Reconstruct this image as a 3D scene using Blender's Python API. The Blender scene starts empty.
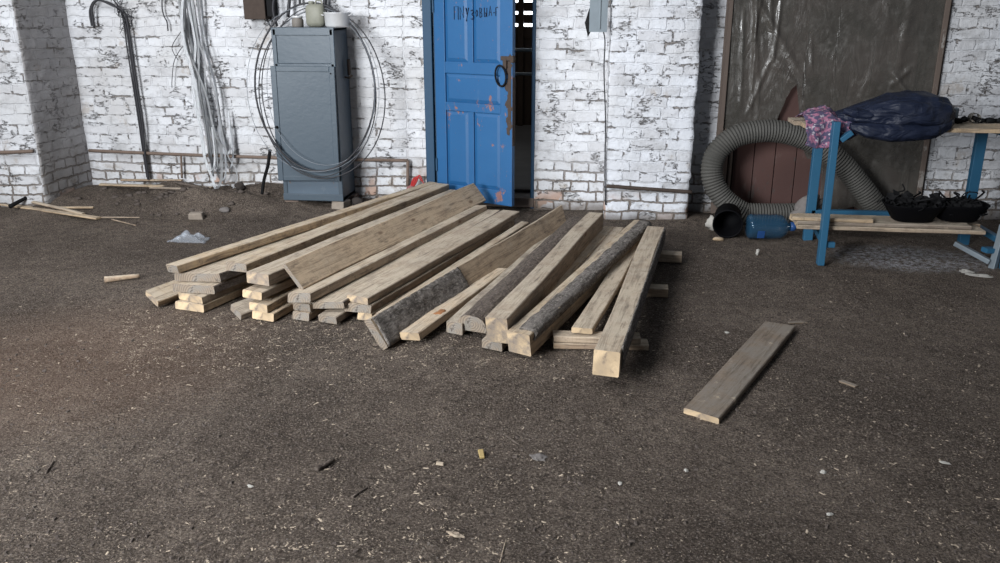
import bpy, bmesh, math, random
from mathutils import Vector, Matrix, noise
random.seed(7)
C = bpy.context.scene.collection
PI = math.pi
# ------------------------------------------------------------------ camera
F = 850.; PITCH = math.radians(18); YAW = math.radians(6.5); H = 1.55; D = 6.65
cam = bpy.data.cameras.new('camera'); camo = bpy.data.objects.new('camera', cam); C.objects.link(camo)
cam.sensor_width = 36; cam.lens = F/1000*36; cam.clip_end = 100
camo.location = (0, -D, H); camo.rotation_euler = (PI/2-PITCH, 0, YAW)
bpy.context.scene.camera = camo

def ray(px, py):
    x = (px-500)/F; y = -(py-281.5)/F
    fh = (-math.sin(YAW), math.cos(YAW)); r = (math.cos(YAW), math.sin(YAW))
    cp, sp = math.cos(PITCH), math.sin(PITCH)
    return Vector((fh[0]*cp+x*r[0]+y*fh[0]*sp, fh[1]*cp+x*r[1]+y*fh[1]*sp, -sp+y*cp))
def atz(px, py, z=0.):
    d = ray(px, py); t = (z-H)/d.z
    return Vector((d.x*t, -D+d.y*t, z))
def aty(px, py, y=0.):
    d = ray(px, py); t = (y+D)/d.y
    return Vector((d.x*t, y, H+d.z*t))

# ------------------------------------------------------------------ materials
def srgb(r, g, b):
    f = lambda c: (c/12.92 if c <= .04045 else ((c+.055)/1.055)**2.4)
    return (f(r/255), f(g/255), f(b/255), 1)
class NT:
    def __init__(s, name):
        s.m = bpy.data.materials.new(name); s.m.use_nodes = True
        s.t = s.m.node_tree; s.b = s.t.nodes['Principled BSDF']; s.out = s.t.nodes['Material Output']
        s.b.inputs['Roughness'].default_value = .85
        s.b.inputs['Specular IOR Level'].default_value = .25
    def n(s, ty, **k):
        o = s.t.nodes.new('ShaderNode'+ty)
        for a, v in k.items():
            if hasattr(o, a): setattr(o, a, v)
        return o
    def put(s, sock, v):
        if isinstance(v, bpy.types.NodeSocket): s.t.links.new(v, sock)
        elif v is not None: sock.default_value = v
    def coord(s, which='Object'): return s.n('TexCoord').outputs[which]
    def mapv(s, v, scale=(1,1,1), loc=(0,0,0)):
        o = s.n('Mapping'); s.put(o.inputs[0], v); o.inputs['Scale'].default_value = scale
        s.put(o.inputs['Location'], loc); return o.outputs[0]
    def noise(s, v, scale, detail=5, rough=.6, dist=0, col=False):
        o = s.n('TexNoise'); s.put(o.inputs['Vector'], v); o.inputs['Scale'].default_value = scale
        o.inputs['Detail'].default_value = detail; o.inputs['Roughness'].default_value = rough
        o.inputs['Distortion'].default_value = dist
        return o.outputs['Color' if col else 'Fac']
    def math(s, op, a, b=None, c=None, clamp=False):
        o = s.n('Math', operation=op); o.use_clamp = clamp; s.put(o.inputs[0], a)
        if b is not None: s.put(o.inputs[1], b)
        if c is not None: s.put(o.inputs[2], c)
        return o.outputs[0]
    def vm(s, op, a, b):
        o = s.n('VectorMath', operation=op); s.put(o.inputs[0], a)
        if op == 'SCALE': s.put(o.inputs['Scale'], b)
        else: s.put(o.inputs[1], b)
        return o.outputs[0]
    def ramp(s, v, a, b, lo=0., hi=1.):
        o = s.n('MapRange'); s.put(o.inputs[0], v); o.interpolation_type = 'SMOOTHSTEP'
        for i, x in enumerate((a, b, lo, hi)): o.inputs[i+1].default_value = x
        return o.outputs[0]
    def mix(s, f, a, b, bt='MIX'):
        o = s.n('Mix', data_type='RGBA', blend_type=bt); s.put(o.inputs[0], f); s.put(o.inputs[6], a); s.put(o.inputs[7], b)
        return o.outputs[2]
    def sep(s, v):
        o = s.n('SeparateXYZ'); s.put(o.inputs[0], v); return o.outputs
    def comb(s, x, y, z):
        o = s.n('CombineXYZ')
        for i, q in enumerate((x, y, z)): s.put(o.inputs[i], q)
        return o.outputs[0]
    def bump(s, h, st=.5, dist=.01):
        o = s.n('Bump'); s.put(o.inputs['Height'], h); o.inputs['Strength'].default_value = st
        o.inputs['Distance'].default_value = dist; s.t.links.new(o.outputs[0], s.b.inputs['Normal'])
    def rnd(s): return s.n('ObjectInfo').outputs['Random']
    def col(s, v): s.put(s.b.inputs['Base Color'], v)
    def rough(s, v): s.put(s.b.inputs['Roughness'], v)

def m_brick(name, low=.5, dirt=0., patch=.12, tone=(.68,.695,.73,1)):  # dirt: amount of grey that paints shade on the pier side
    n = NT(name); co = n.coord(); x, y, z = n.sep(co)
    g = n.n('NewGeometry'); nx = n.math('ABSOLUTE', n.sep(g.outputs['Normal'])[0])
    sel = n.math('GREATER_THAN', nx, .6)
    u = n.math('ADD', n.math('MULTIPLY', n.math('SUBTRACT', 1., sel), x), n.math('MULTIPLY', sel, y))
    V = n.comb(u, z, 0.)
    d1 = n.vm('SCALE', n.vm('SUBTRACT', n.noise(V, 5, 3, col=True), (.5,.5,.5)), .035)
    d2 = n.vm('SCALE', n.vm('SUBTRACT', n.noise(V, 26, 4, col=True), (.5,.5,.5)), .028)
    d3 = n.vm('SCALE', n.vm('SUBTRACT', n.noise(V, 1.3, 2, col=True), (.5,.5,.5)), .07)
    W = n.vm('ADD', n.vm('ADD', n.vm('ADD', V, d1), d2), d3)
    def brick(ms, sm):
        b = n.n('TexBrick'); n.put(b.inputs['Vector'], W); b.offset = .5; b.squash = .52; b.squash_frequency = 2
        for k, v in (('Scale', 1), ('Mortar Size', ms), ('Mortar Smooth', sm), ('Brick Width', .25), ('Row Height', .077), ('Bias', 0)):
            b.inputs[k].default_value = v
        b.inputs['Color1'].default_value = (0,0,0,1); b.inputs['Color2'].default_value = (1,1,1,1)
        b.inputs['Mortar'].default_value = (.5,.5,.5,1); return b
    b1 = brick(.0085, .5)
    zz = n.math('ADD', z, n.math('MULTIPLY', n.noise(V, 2.2, 4), .5))
    lowm = n.ramp(zz, low+.42, low+.12)                      # 1 near the ground
    up = n.ramp(n.noise(n.mapv(V, (1,2.2,1)), 5, 7, .72), .52, .60)
    vis = n.math('MULTIPLY', b1.outputs['Fac'], n.math('MAXIMUM', n.math('MULTIPLY', up, .85), lowm))
    br = n.sep(b1.outputs['Color'])[0]
    white = n.mix(n.ramp(n.noise(V, 1.6, 6, .7), .35, .7), tone, (tone[0]*.84, tone[1]*.83, tone[2]*.81, 1))
    white = n.mix(n.math('MULTIPLY', n.ramp(n.noise(V, 14, 8, .75), .52, .72), .45+dirt*.4), white, (.30,.29,.28,1))  # dirt strengthens the grey blotches as part of the painted side shade
    white = n.mix(n.math('MULTIPLY', n.ramp(br, .3, .9), .38), white, (.42,.41,.42,1))
    white = n.mix(n.math('MULTIPLY', n.ramp(n.noise(V, .9, 4, .6), .5, .62), .3), white, (.46,.44,.42,1))
    white = n.mix(n.math('MULTIPLY', lowm, n.ramp(n.noise(V, 9, 6, .7), .5, .7)), white, (.33,.29,.25,1))
    pit = n.ramp(n.noise(V, 48, 4, .7), .66, .74)
    white = n.mix(n.math('MULTIPLY', pit, .75), white, (.13,.12,.11,1))
    white = n.mix(n.math('MULTIPLY', n.ramp(n.noise(n.mapv(V, (1,1.6,1)), 3.5, 9, .78), .48, .66), .62), white, (.33,.33,.335,1))
    # exposed brick where the lime wash has come off low down
    ex = n.math('MULTIPLY', n.ramp(n.noise(V, 2.6, 5, .6), .66-patch, .69-patch), n.ramp(zz, low+.26, low-.02))
    exc = n.mix(n.noise(V, 20, 5), (.36,.2,.14,1), (.52,.40,.33,1))
    colr = n.mix(n.math('MULTIPLY', ex, n.ramp(br, .5, .6)), white, exc)
    sh = n.math('MULTIPLY', n.ramp(n.noise(V, 3.3, 6, .7), .6, .68), .35)
    colr = n.mix(n.math('MULTIPLY', sh, 1.6), colr, (.36,.31,.265,1))
    # long ragged cracks, mostly lying along the courses
    cr = n.noise(n.mapv(V, (3.0, 8, 1)), 1., 9, .7)
    crk = n.math('MULTIPLY', n.ramp(n.math('ABSOLUTE', n.math('SUBTRACT', cr, .5)), .012, .004), n.ramp(n.noise(V, 4.1, 5, .7), .52, .58))
    colr = n.mix(n.math('MULTIPLY', crk, .75), colr, (.12,.10,.09,1))
    colr = n.mix(n.math('MULTIPLY', vis, .92), colr, n.mix(n.noise(V, 30, 3), (.10,.082,.07,1), (.24,.20,.17,1)))
    soil = n.ramp(n.math('ADD', z, n.math('MULTIPLY', n.noise(V, 7, 5), .16)), .20, .08)
    colr = n.mix(n.math('MULTIPLY', soil, .8), colr, (.13,.105,.085,1))
    if dirt: colr = n.mix(dirt*.55, colr, n.mix(n.noise(V, 4, 6), (.22,.20,.18,1), (.4,.38,.36,1)))  # even grey mix, darkens the brick turned from the light
    n.col(colr)
    h = n.math('SUBTRACT', n.math('MULTIPLY', n.noise(V, 22, 8, .65), .45), n.math('ADD', n.math('MULTIPLY', n.math('MAXIMUM', vis, n.math('MULTIPLY', b1.outputs['Fac'], .28)), .9), n.math('MULTIPLY', crk, .6)))
    h = n.math('ADD', h, n.math('MULTIPLY', n.noise(V, 7, 5, .6), .8))
    n.bump(n.math('SUBTRACT', h, n.math('MULTIPLY', pit, .5)), .95, .02); n.rough(.95)
    return n.m
M = {}
M['brick'] = m_brick('whitewashed_brick', .34)
M['brick_pier'] = m_brick('whitewashed_brick_pier', .24, 0, .22, (.69,.715,.77,1))
M['brick_side'] = m_brick('shaded_side_brick', .40, .75, .12, (.5,.5,.53,1))  # darker brick copy: shade of the left pier's side put into its colour

def m_soil():
    n = NT('packed_soil'); V = n.coord()
    a = n.noise(V, 1.1, 6, .6); b = n.noise(V, 9, 8, .75); c = n.noise(V, 70, 6, .75)
    col = n.mix(n.ramp(a, .32, .68), (.105,.083,.068,1), (.215,.173,.142,1))
    col = n.mix(n.ramp(b, .35, .7), n.mix(.5, col, (.040,.032,.028,1)), col)
    col = n.mix(n.ramp(c, .5, .75), col, (.27,.225,.185,1))
    v = n.n('TexVoronoi'); n.put(v.inputs['Vector'], n.vm('ADD', V, n.vm('SCALE', n.noise(V, 40, 2, col=True), .02))); v.inputs['Scale'].default_value = 80
    f2 = n.noise(V, 120, 3, .7)
    mo = n.noise(V, 24, 6, .75)
    col = n.mix(n.math('MULTIPLY', n.ramp(mo, .48, .36), .65), col, (.042,.033,.028,1))
    col = n.mix(n.math('MULTIPLY', n.ramp(mo, .55, .68), .5), col, (.26,.215,.18,1))
    col = n.mix(n.math('MULTIPLY', n.ramp(f2, .50, .36), .75), col, (.035,.027,.022,1))
    col = n.mix(n.math('MULTIPLY', n.ramp(f2, .55, .66), .7), col, (.36,.30,.245,1))
    keep = n.ramp(n.sep(v.outputs['Color'])[0], .72, .76)
    dens = n.ramp(n.noise(V, 1.8, 4), .38, .62, .25, 1.)
    sp = n.math('MULTIPLY', n.math('MULTIPLY', n.ramp(v.outputs['Distance'], .34, .2), keep), dens)
    col = n.mix(n.math('MULTIPLY', sp, .8), col, n.mix(n.sep(v.outputs['Color'])[1], (.42,.36,.29,1), (.30,.27,.25,1)))
    # reddish lens-flare tint painted into the soil colour at one side
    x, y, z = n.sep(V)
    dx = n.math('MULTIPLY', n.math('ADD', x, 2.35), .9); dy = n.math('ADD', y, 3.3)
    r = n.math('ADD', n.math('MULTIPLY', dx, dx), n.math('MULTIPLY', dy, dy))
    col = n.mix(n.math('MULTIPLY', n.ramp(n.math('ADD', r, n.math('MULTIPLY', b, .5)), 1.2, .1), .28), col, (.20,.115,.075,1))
    # lime dust trodden in under the bench
    dx = n.math('MULTIPLY', n.math('SUBTRACT', x, 2.02), 1.6); dy = n.math('MULTIPLY', n.math('ADD', y, 1.13), 2.6)
    r = n.math('ADD', n.math('MULTIPLY', dx, dx), n.math('MULTIPLY', dy, dy))
    pw = n.math('MULTIPLY', n.ramp(r, .9, .15), n.ramp(n.noise(V, 26, 8, .8), .42, .62))
    col = n.mix(n.math('MULTIPLY', pw, .8), col, (.55,.56,.6,1))
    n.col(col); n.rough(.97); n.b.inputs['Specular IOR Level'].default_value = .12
    h = n.math('ADD', n.math('MULTIPLY', b, .5), n.math('ADD', n.math('MULTIPLY', c, .7), n.math('MULTIPLY', sp, .35)))
    n.bump(h, 1., .035); return n.m
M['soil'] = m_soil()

def m_wood(name, a, b, dark=(.10,.075,.055,1), grey=.4, scale=1., stain=.5):
    n = NT(name); co = n.coord(); rnd = n.rnd()
    V = n.vm('ADD', co, n.comb(n.math('MULTIPLY', rnd, 37.), n.math('MULTIPLY', rnd, 11.), 0.))
    g = n.noise(n.mapv(V, (1.0*scale, 15*scale, 15*scale)), 3, 7, .7, .9)
    saw = n.noise(n.mapv(V, (60, 5, 5)), 2, 3, .6)
    fine = n.noise(n.mapv(V, (4, 90, 90)), 3, 4, .7)
    col = n.mix(n.ramp(g, .3, .7), a, b)
    col = n.mix(n.math('MULTIPLY', n.ramp(fine, .52, .75), .45), col, dark)
    col = n.mix(n.math('MULTIPLY', n.ramp(n.noise(V, 3.5, 6, .7), .45, .7), grey), col, (.20,.18,.165,1))
    col = n.mix(n.math('MULTIPLY', n.ramp(n.noise(n.mapv(V, (.6,1,1)), 9, 8, .78), .52, .66), stain), col, (.12,.092,.072,1))
    col = n.mix(n.math('MULTIPLY', n.math('SUBTRACT', rnd, .5), .5, clamp=True), col, (.16,.14,.125,1))
    col = n.mix(n.math('MULTIPLY', n.ramp(saw, .5, .7), .22), col, (.14,.11,.09,1))
    col = n.mix(n.math('MULTIPLY', n.ramp(n.noise(V, 6, 6, .7), .56, .7), .30), col, (.62,.56,.47,1))
    # knots
    v = n.n('TexVoronoi'); n.put(v.inputs['Vector'], n.mapv(V, (2.4, 6, 6))); v.inputs['Scale'].default_value = 1.3
    col = n.mix(n.math('MULTIPLY', n.ramp(v.outputs['Distance'], .13, .07), .8), col, (.16,.085,.05,1))
    nz = n.sep(n.n('NewGeometry').outputs['Normal'])[2]
    dust = n.math('MULTIPLY', n.ramp(nz, .55, .9), n.ramp(n.noise(V, 4, 8, .78), .35, .6, .1, .75))
    col = n.mix(dust, n.mix(.22, col, (.20,.12,.065,1)), (.54,.465,.365,1) if a[0] > .3 else (.22,.20,.175,1))
    col = n.mix(n.math('MULTIPLY', n.ramp(g, .48, .66), .45), col, dark)
    col = n.mix(n.math('MULTIPLY', n.ramp(n.noise(n.mapv(V, (2.2, 20, 20)), 2, 5, .75), .54, .66), .6), col, (.085,.065,.05,1))
    col = n.mix(n.math('MULTIPLY', n.ramp(n.noise(V, 13, 8, .8), .54, .66), stain*.8), col, (.10,.078,.062,1))
    col = n.mix(n.math('MULTIPLY', n.ramp(n.noise(V, 7, 6, .75), .58, .68), .45), col, (.60,.50,.37,1))
    n.col(col); n.rough(.82)
    n.bump(n.math('ADD', g, n.math('MULTIPLY', fine, .7)), .45, .006); return n.m
M['fresh'] = m_wood('sawn_pine_fresh', (.64,.49,.32,1), (.48,.36,.235,1), grey=.45, stain=.65)
M['pale'] = m_wood('sawn_pine_dusty', (.53,.43,.32,1), (.40,.32,.24,1), grey=.5, stain=.6)
M['brown'] = m_wood('sawn_pine_brown', (.48,.36,.245,1), (.33,.245,.17,1), grey=.4, stain=.55)
M['grey'] = m_wood('weathered_wood', (.31,.275,.235,1), (.22,.19,.16,1), grey=.4, stain=.5)
M['tan'] = m_wood('sawn_pine_tan', (.74,.575,.40,1), (.58,.44,.30,1), grey=.25, stain=.45)
M['old'] = m_wood('old_stained_plank', (.25,.20,.15,1), (.17,.135,.105,1), grey=.35, stain=.6)
def m_end():
    n = NT('end_grain'); V = n.coord(); x, y, z = n.sep(V); rnd = n.rnd()
    r = n.math('SQRT', n.math('ADD', n.math('POWER', n.math('ADD', y, .01), 2.), n.math('POWER', n.math('ADD', z, n.math('MULTIPLY', rnd, .09)), 2.)))
    ring = n.math('SINE', n.math('MULTIPLY', n.math('ADD', r, n.math('MULTIPLY', n.noise(V, 14, 3), .012)), 700.))
    col = n.mix(n.math('MULTIPLY', ring, .12, clamp=True), n.mix(n.ramp(n.noise(V, 9, 5), .35, .65), (.58,.44,.28,1), (.38,.29,.19,1)), (.36,.26,.17,1))
    wv = n.math('ADD', n.math('MULTIPLY', rnd, .35), n.noise(V, 22, 6, .7))
    col = n.mix(n.ramp(wv, .58, .92), col, (.24,.20,.165,1))
    col = n.mix(n.math('MULTIPLY', n.ramp(n.noise(V, 40, 5), .55, .68), .5), col, (.13,.10,.08,1))
    n.col(col); n.rough(.9); n.bump(n.noise(V, 60, 5), .5, .005); return n.m
M['end'] = m_end()
def m_endg():
    n = NT('end_grain_grey'); V = n.coord(); x, y, z = n.sep(V)
    r = n.math('SQRT', n.math('ADD', n.math('POWER', y, 2.), n.math('POWER', n.math('ADD', z, .045), 2.)))
    ring = n.math('SINE', n.math('MULTIPLY', n.math('ADD', r, n.math('MULTIPLY', n.noise(V, 20, 3), .01)), 520.))
    col = n.mix(n.math('MULTIPLY_ADD', ring, .22, .4), (.30,.24,.18,1), (.12,.10,.085,1))
    col = n.mix(n.ramp(n.noise(V, 14, 6, .7), .4, .62), col, (.22,.20,.175,1))
    col = n.mix(n.ramp(n.noise(V, 33, 6, .7), .55, .68), col, (.08,.065,.055,1))
    n.col(col); n.rough(.9); n.bump(ring, .3, .004); return n.m
M['endg'] = m_endg()
def m_bark(name, a, b):
    n = NT(name); V = n.coord()
    W = n.mapv(V, (9, 34, 34)); g = n.noise(W, 1.6, 8, .75, .8); f = n.noise(V, 60, 5, .7)
    col = n.mix(n.ramp(g, .35, .68), a, b); col = n.mix(n.ramp(f, .5, .72), col, (b[0]*1.5, b[1]*1.5, b[2]*1.5, 1))
    n.col(col); n.rough(.95); n.bump(n.math('ADD', g, n.math('MULTIPLY', f, .4)), 1., .02); return n.m
M['bark'] = m_bark('rough_bark', (.07,.06,.052,1), (.30,.27,.245,1))
M['barkbrown'] = m_bark('brown_bark', (.075,.058,.048,1), (.20,.165,.14,1))

def m_paint(name, base, under=(.33,.13,.08,1), wear=.5, rough=.55, dirt=.4, sc=1., dust=(.3,.3,.3,1)):
    n = NT(name); V = n.coord()
    col = n.mix(n.noise(V, 3*sc, 5), base, (base[0]*.72, base[1]*.75, base[2]*.8, 1))
    col = n.mix(n.math('MULTIPLY', n.ramp(n.noise(n.mapv(V, (1,1,.45)), 7*sc, 7, .7), .6, .78), dirt), col, dust)
    p = n.ramp(n.noise(n.mapv(V, (1,1,.6)), 5.5*sc, 8, .72), .70-wear*.16, .73-wear*.16)
    col = n.mix(n.math('MULTIPLY', p, .85), col, under)
    sp = n.ramp(n.noise(V, 55*sc, 3), .68, .74); col = n.mix(n.math('MULTIPLY', sp, .6), col, under)
    n.col(col); n.rough(rough); n.b.inputs['Specular IOR Level'].default_value = .4
    n.bump(n.math('SUBTRACT', n.noise(V, 25, 5), p), .3, .004); return n.m
M['blue'] = m_paint('blue_door_paint', (.018,.105,.255,1), (.24,.11,.08,1), .60, .5, .55, 1., (.10,.165,.25,1))
M['bluedark'] = m_paint('blue_frame_paint', (.012,.055,.11,1), (.05,.045,.04,1), .5, .6, .3, 1., (.05,.08,.10,1))
M['cab'] = m_paint('blue_grey_metal_paint', (.060,.085,.108,1), (.03,.028,.026,1), .22, .42, .5, 1., (.045,.06,.075,1))
M['cabrust'] = m_paint('blue_grey_paint_rusty_foot', (.085,.120,.155,1), (.13,.085,.06,1), .6, .55, .5)
M['bench'] = m_paint('bench_blue_paint', (.025,.115,.205,1), (.08,.055,.045,1), .38, .5, .45, 2.5, (.10,.14,.17,1))
M['redwood'] = m_paint('oxblood_door_paint', (.10,.05,.042,1), (.07,.055,.05,1), .5, .7, .6, 1., (.17,.14,.13,1))
M['frameold'] = m_paint('old_frame_wood', (.14,.105,.085,1), (.28,.26,.24,1), .5, .8, .5)

def simple(name, c, rough=.6, metal=0., var=.3, sc=12, bump=.2, spec=.3):
    n = NT(name); V = n.coord()
    n.col(n.mix(n.noise(V, sc, 6, .7), c, (c[0]*(1-var), c[1]*(1-var), c[2]*(1-var), 1)))
    n.rough(rough); n.b.inputs['Metallic'].default_value = metal; n.b.inputs['Specular IOR Level'].default_value = spec
    if bump: n.bump(n.noise(V, sc*3, 5), bump, .004)
    return n.m
M['black'] = simple('black_rubber', (.009,.009,.010,1), .75, spec=.15)
M['blackp'] = simple('black_plastic', (.003,.003,.004,1), .7, spec=.08)
M['cable'] = simple('dark_cable', (.035,.035,.04,1), .5)
M['cablegrey'] = simple('grey_wire', (.22,.24,.27,1), .5)
M['strap'] = simple('white_strap', (.88,.90,.92,1), .5, var=.1)
M['straps'] = simple('grey_strap', (.62,.64,.67,1), .5)
M['rust'] = simple('rusty_steel', (.075,.055,.045,1), .85, 0, .5, 30, .6)
M['pipe'] = simple('rusty_pipe', (.21,.155,.125,1), .85, 0, .5, 14, .6)
M['ink'] = simple('marker_ink', (.008,.014,.035,1), .6)
M['hose'] = simple('grey_hose_rubber', (.095,.092,.084,1), .7, 0, .45, 8, .3)
M['alum'] = simple('dull_aluminium', (.66,.67,.68,1), .35, .15, .25, 30, .2)
M['enamel'] = simple('beige_grey_can', (.27,.27,.22,1), .5, 0, .4, 18)
M['clay'] = simple('dirty_jar', (.21,.19,.17,1), .6, 0, .4, 18)
M['galv'] = simple('galvanised_sheet', (.22,.26,.29,1), .5, .3, .35, 9)
M['red'] = simple('red_plastic', (.42,.03,.03,1), .5)
M['redp'] = simple('faded_red_rag', (.32,.14,.14,1), .8)
M['whitish'] = simple('white_plaster', (.50,.48,.44,1), .9, 0, .5, 30, .5)
M['beige'] = simple('pale_brick', (.34,.29,.24,1), .95, 0, .5, 30, .7)
M['brickred'] = simple('loose_brick', (.20,.15,.125,1), .95, 0, .5, 25, .8)
M['stone'] = simple('grey_stone', (.22,.20,.19,1), .95, 0, .5, 20, .8)
M['dirtrag'] = simple('dark_sacking', (.05,.042,.038,1), .95, 0, .5, 14, .8)
M['chip'] = simple('wood_chip', (.52,.43,.33,1), .9, 0, .4, 5, 0)
M['chipd'] = simple('dark_clod', (.11,.09,.078,1), .95, 0, .4, 9, .4)
M['yellow'] = simple('yellow_splinter', (.50,.37,.16,1), .8, 0, .6, 60)
M['navy'] = None
def m_jacket():
    n = NT('navy_nylon'); V = n.coord()
    c = n.mix(n.noise(V, 8, 5), (.007,.011,.026,1), (.014,.019,.038,1))
    c = n.mix(n.math('MULTIPLY', n.ramp(n.noise(V, 5, 6, .7), .52, .7), .6), c, (.035,.038,.05,1))
    n.col(c); n.rough(.5); n.bump(n.noise(n.mapv(V, (3, 7, 8)), 1.8, 3, .5, .8), .7, .06); return n.m
M['navy'] = m_jacket()
def m_scarf():
    n = NT('flowered_cloth'); V = n.coord()
    a = n.noise(V, 40, 3, .6); b = n.noise(n.vm('ADD', V, (3,5,1)), 46, 3, .6)
    c = n.mix(n.ramp(a, .5, .56), (.07,.06,.11,1), (.30,.13,.20,1)); c = n.mix(n.ramp(b, .58, .66), c, (.38,.35,.39,1))
    n.col(c); n.rough(.85); n.bump(n.noise(V, 14, 4), .5, .02); return n.m
M['scarf'] = m_scarf()
def m_glassy(name, c, alpha, rough=.12, spec=.6):
    n = NT(name); n.col(c); n.rough(rough); n.b.inputs['Specular IOR Level'].default_value = spec
    V = n.coord(); n.put(n.b.inputs['Alpha'], alpha); n.bump(n.noise(V, 18, 4), .5, .01); return n.m
M['pet'] = m_glassy('blue_pet_plastic', (.02,.07,.13,1), .55, .07, 1.)
M['polybag'] = m_glassy('clear_polythene', (.50,.55,.62,1), .27, .15)
def m_film():
    n = NT('dusty_polythene_film'); V = n.coord()
    d = n.noise(V, 2.3, 6, .65); f = n.noise(V, 16, 6, .7)
    c = n.mix(n.ramp(d, .3, .7), (.050,.046,.040,1), (.098,.092,.082,1))
    c = n.mix(n.math('MULTIPLY', n.ramp(f, .5, .7), .3), c, (.16,.15,.135,1))
    n.col(c); n.put(n.b.inputs['Roughness'], n.ramp(f, .35, .7, .20, .48)); n.b.inputs['Specular IOR Level'].default_value = .5
    n.put(n.b.inputs['Alpha'], n.ramp(d, .35, .62, .93, .66))
    n.bump(n.noise(n.mapv(V, (1.6, 1, .8)), 3.2, 6, .6, 1.6), .35, .05); return n.m
M['film'] = m_film()
def emit(name, c, s):
    m = bpy.data.materials.new(name); m.use_nodes = True; t = m.node_tree; t.nodes.clear()
    e = t.nodes.new('ShaderNodeEmission'); e.inputs[0].default_value = c; e.inputs[1].default_value = s
    o = t.nodes.new('ShaderNodeOutputMaterial'); t.links.new(e.outputs[0], o.inputs[0]); return m
M['daylight'] = emit('daylight_outside', (.9,.95,1,1), 5)
M['darkwall'] = simple('dark_boards', (.085,.06,.045,1), .9, 0, .5, 10)
M['greyfloor'] = simple('dusty_concrete', (.22,.21,.20,1), .95, 0, .4, 6)

# ------------------------------------------------------------------ mesh helpers
def link(name, me, mats, parent=None, loc=None, mw=None, smooth=False):
    o = bpy.data.objects.new(name, me); C.objects.link(o)
    for m in (mats if isinstance(mats, (list, tuple)) else [mats]): me.materials.append(m)
    if smooth:
        for p in me.polygons: p.use_smooth = True
    if parent: o.parent = parent
    if mw is not None: o.matrix_world = mw if not parent else mw
    if loc is not None: o.location = loc
    return o
def obj(name, bm, mats, parent=None, smooth=False, loc=None, rot=None):
    me = bpy.data.meshes.new(name); bmesh.ops.recalc_face_normals(bm, faces=bm.faces); bm.to_mesh(me); bm.free()
    o = link(name, me, mats, parent, smooth=smooth)
    if loc is not None: o.location = loc
    if rot is not None: o.rotation_euler = rot
    return o
def tag(o, label, cat, group=None, kind=None):
    o['label'] = label; o['category'] = cat
    if group: o['group'] = group
    if kind: o['kind'] = kind
    return o
def empty(name, loc, label, cat, group=None, rz=0):
    o = bpy.data.objects.new(name, None); C.objects.link(o); o.location = loc; o.rotation_euler = (0,0,rz)
    o.empty_display_size = .1
    return tag(o, label, cat, group)
def struct(name, bm, m, parent=None):
    o = obj(name, bm, m, parent)
    if not parent: o['kind'] = 'structure'
    return o
def box(bm, c, s, bev=0., rot=None, mi=0):
    r = bmesh.ops.create_cube(bm, size=1.)
    vs = r['verts']; bmesh.ops.scale(bm, vec=s, verts=vs)
    if bev:
        es = list({e for v in vs for e in v.link_edges})
        r2 = bmesh.ops.bevel(bm, geom=es, offset=bev, segments=2, affect='EDGES', profile=.5)
        vs = list({v for f in r2['faces'] for v in f.verts} | {v for v in vs if v.is_valid})
        # gather whole island
        seen = set(vs); st = list(vs)
        while st:
            v = st.pop()
            for e in v.link_edges:
                w = e.other_vert(v)
                if w not in seen: seen.add(w); st.append(w)
        vs = list(seen)
    if rot is not None: bmesh.ops.rotate(bm, cent=(0,0,0), matrix=rot, verts=vs)
    bmesh.ops.translate(bm, vec=c, verts=vs)
    if mi:
        for f in {f for v in vs for f in v.link_faces}: f.material_index = mi
    return vs
def BM(): return bmesh.new()
def catmull(P, n=8):
    P = [Vector(p) for p in P]; out = []
    for i in range(len(P)-1):
        a = P[max(i-1, 0)]; b = P[i]; c = P[i+1]; d = P[min(i+2, len(P)-1)]
        for k in range(n):
            t = k/n
            out.append(.5*((2*b)+(c-a)*t+(2*a-5*b+4*c-d)*t*t+(3*b-a-3*c+d)*t**3))
    out.append(P[-1]); return out
def tube(bm, P, r, seg=8, cap=True, closed=False, rf=None):
    P = [Vector(p) for p in P]; n = len(P); rings = []; up = None
    for i, p in enumerate(P):
        t = (P[(i+1) % n]-P[i-1]) if closed else (P[min(i+1, n-1)]-P[max(i-1, 0)])
        t.normalize()
        if up is None:
            up = Vector((0,0,1)) if abs(t.z) < .9 else Vector((1,0,0))
        a = (up - t*up.dot(t)).normalized(); b = t.cross(a); up = a
        rr = r if rf is None else r*rf(i, n)
        rings.append([bm.verts.new(p+(a*math.cos(2*PI*k/seg)+b*math.sin(2*PI*k/seg))*rr) for k in range(seg)])
    for i in range(n if closed else n-1):
        A, B = rings[i], rings[(i+1) % n]
        for k in range(seg): bm.faces.new((A[k], A[(k+1) % seg], B[(k+1) % seg], B[k]))
    if cap and not closed:
        bm.faces.new(rings[0]); bm.faces.new(rings[-1])
    return rings
def lathe(bm, prof, seg=28, cap=True):
    rings = [[bm.verts.new((r*math.cos(2*PI*k/seg), r*math.sin(2*PI*k/seg), z)) for k in range(seg)] for r, z in prof]
    for A, B in zip(rings, rings[1:]):
        for k in range(seg): bm.faces.new((A[k], A[(k+1) % seg], B[(k+1) % seg], B[k]))
    if cap:
        bm.faces.new(rings[0])
        if prof[-1][0] > 1e-4: bm.faces.new(rings[-1])
    return rings
def ribbon(bm, P, w, side, th=.0012):
    side = Vector(side)
    L = [bm.verts.new(Vector(p)+side*w/2) for p in P]; R = [bm.verts.new(Vector(p)-side*w/2) for p in P]
    fs = [bm.faces.new((L[i], L[i+1], R[i+1], R[i])) for i in range(len(P)-1)]
    bmesh.ops.solidify(bm, geom=fs, thickness=th)
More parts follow.
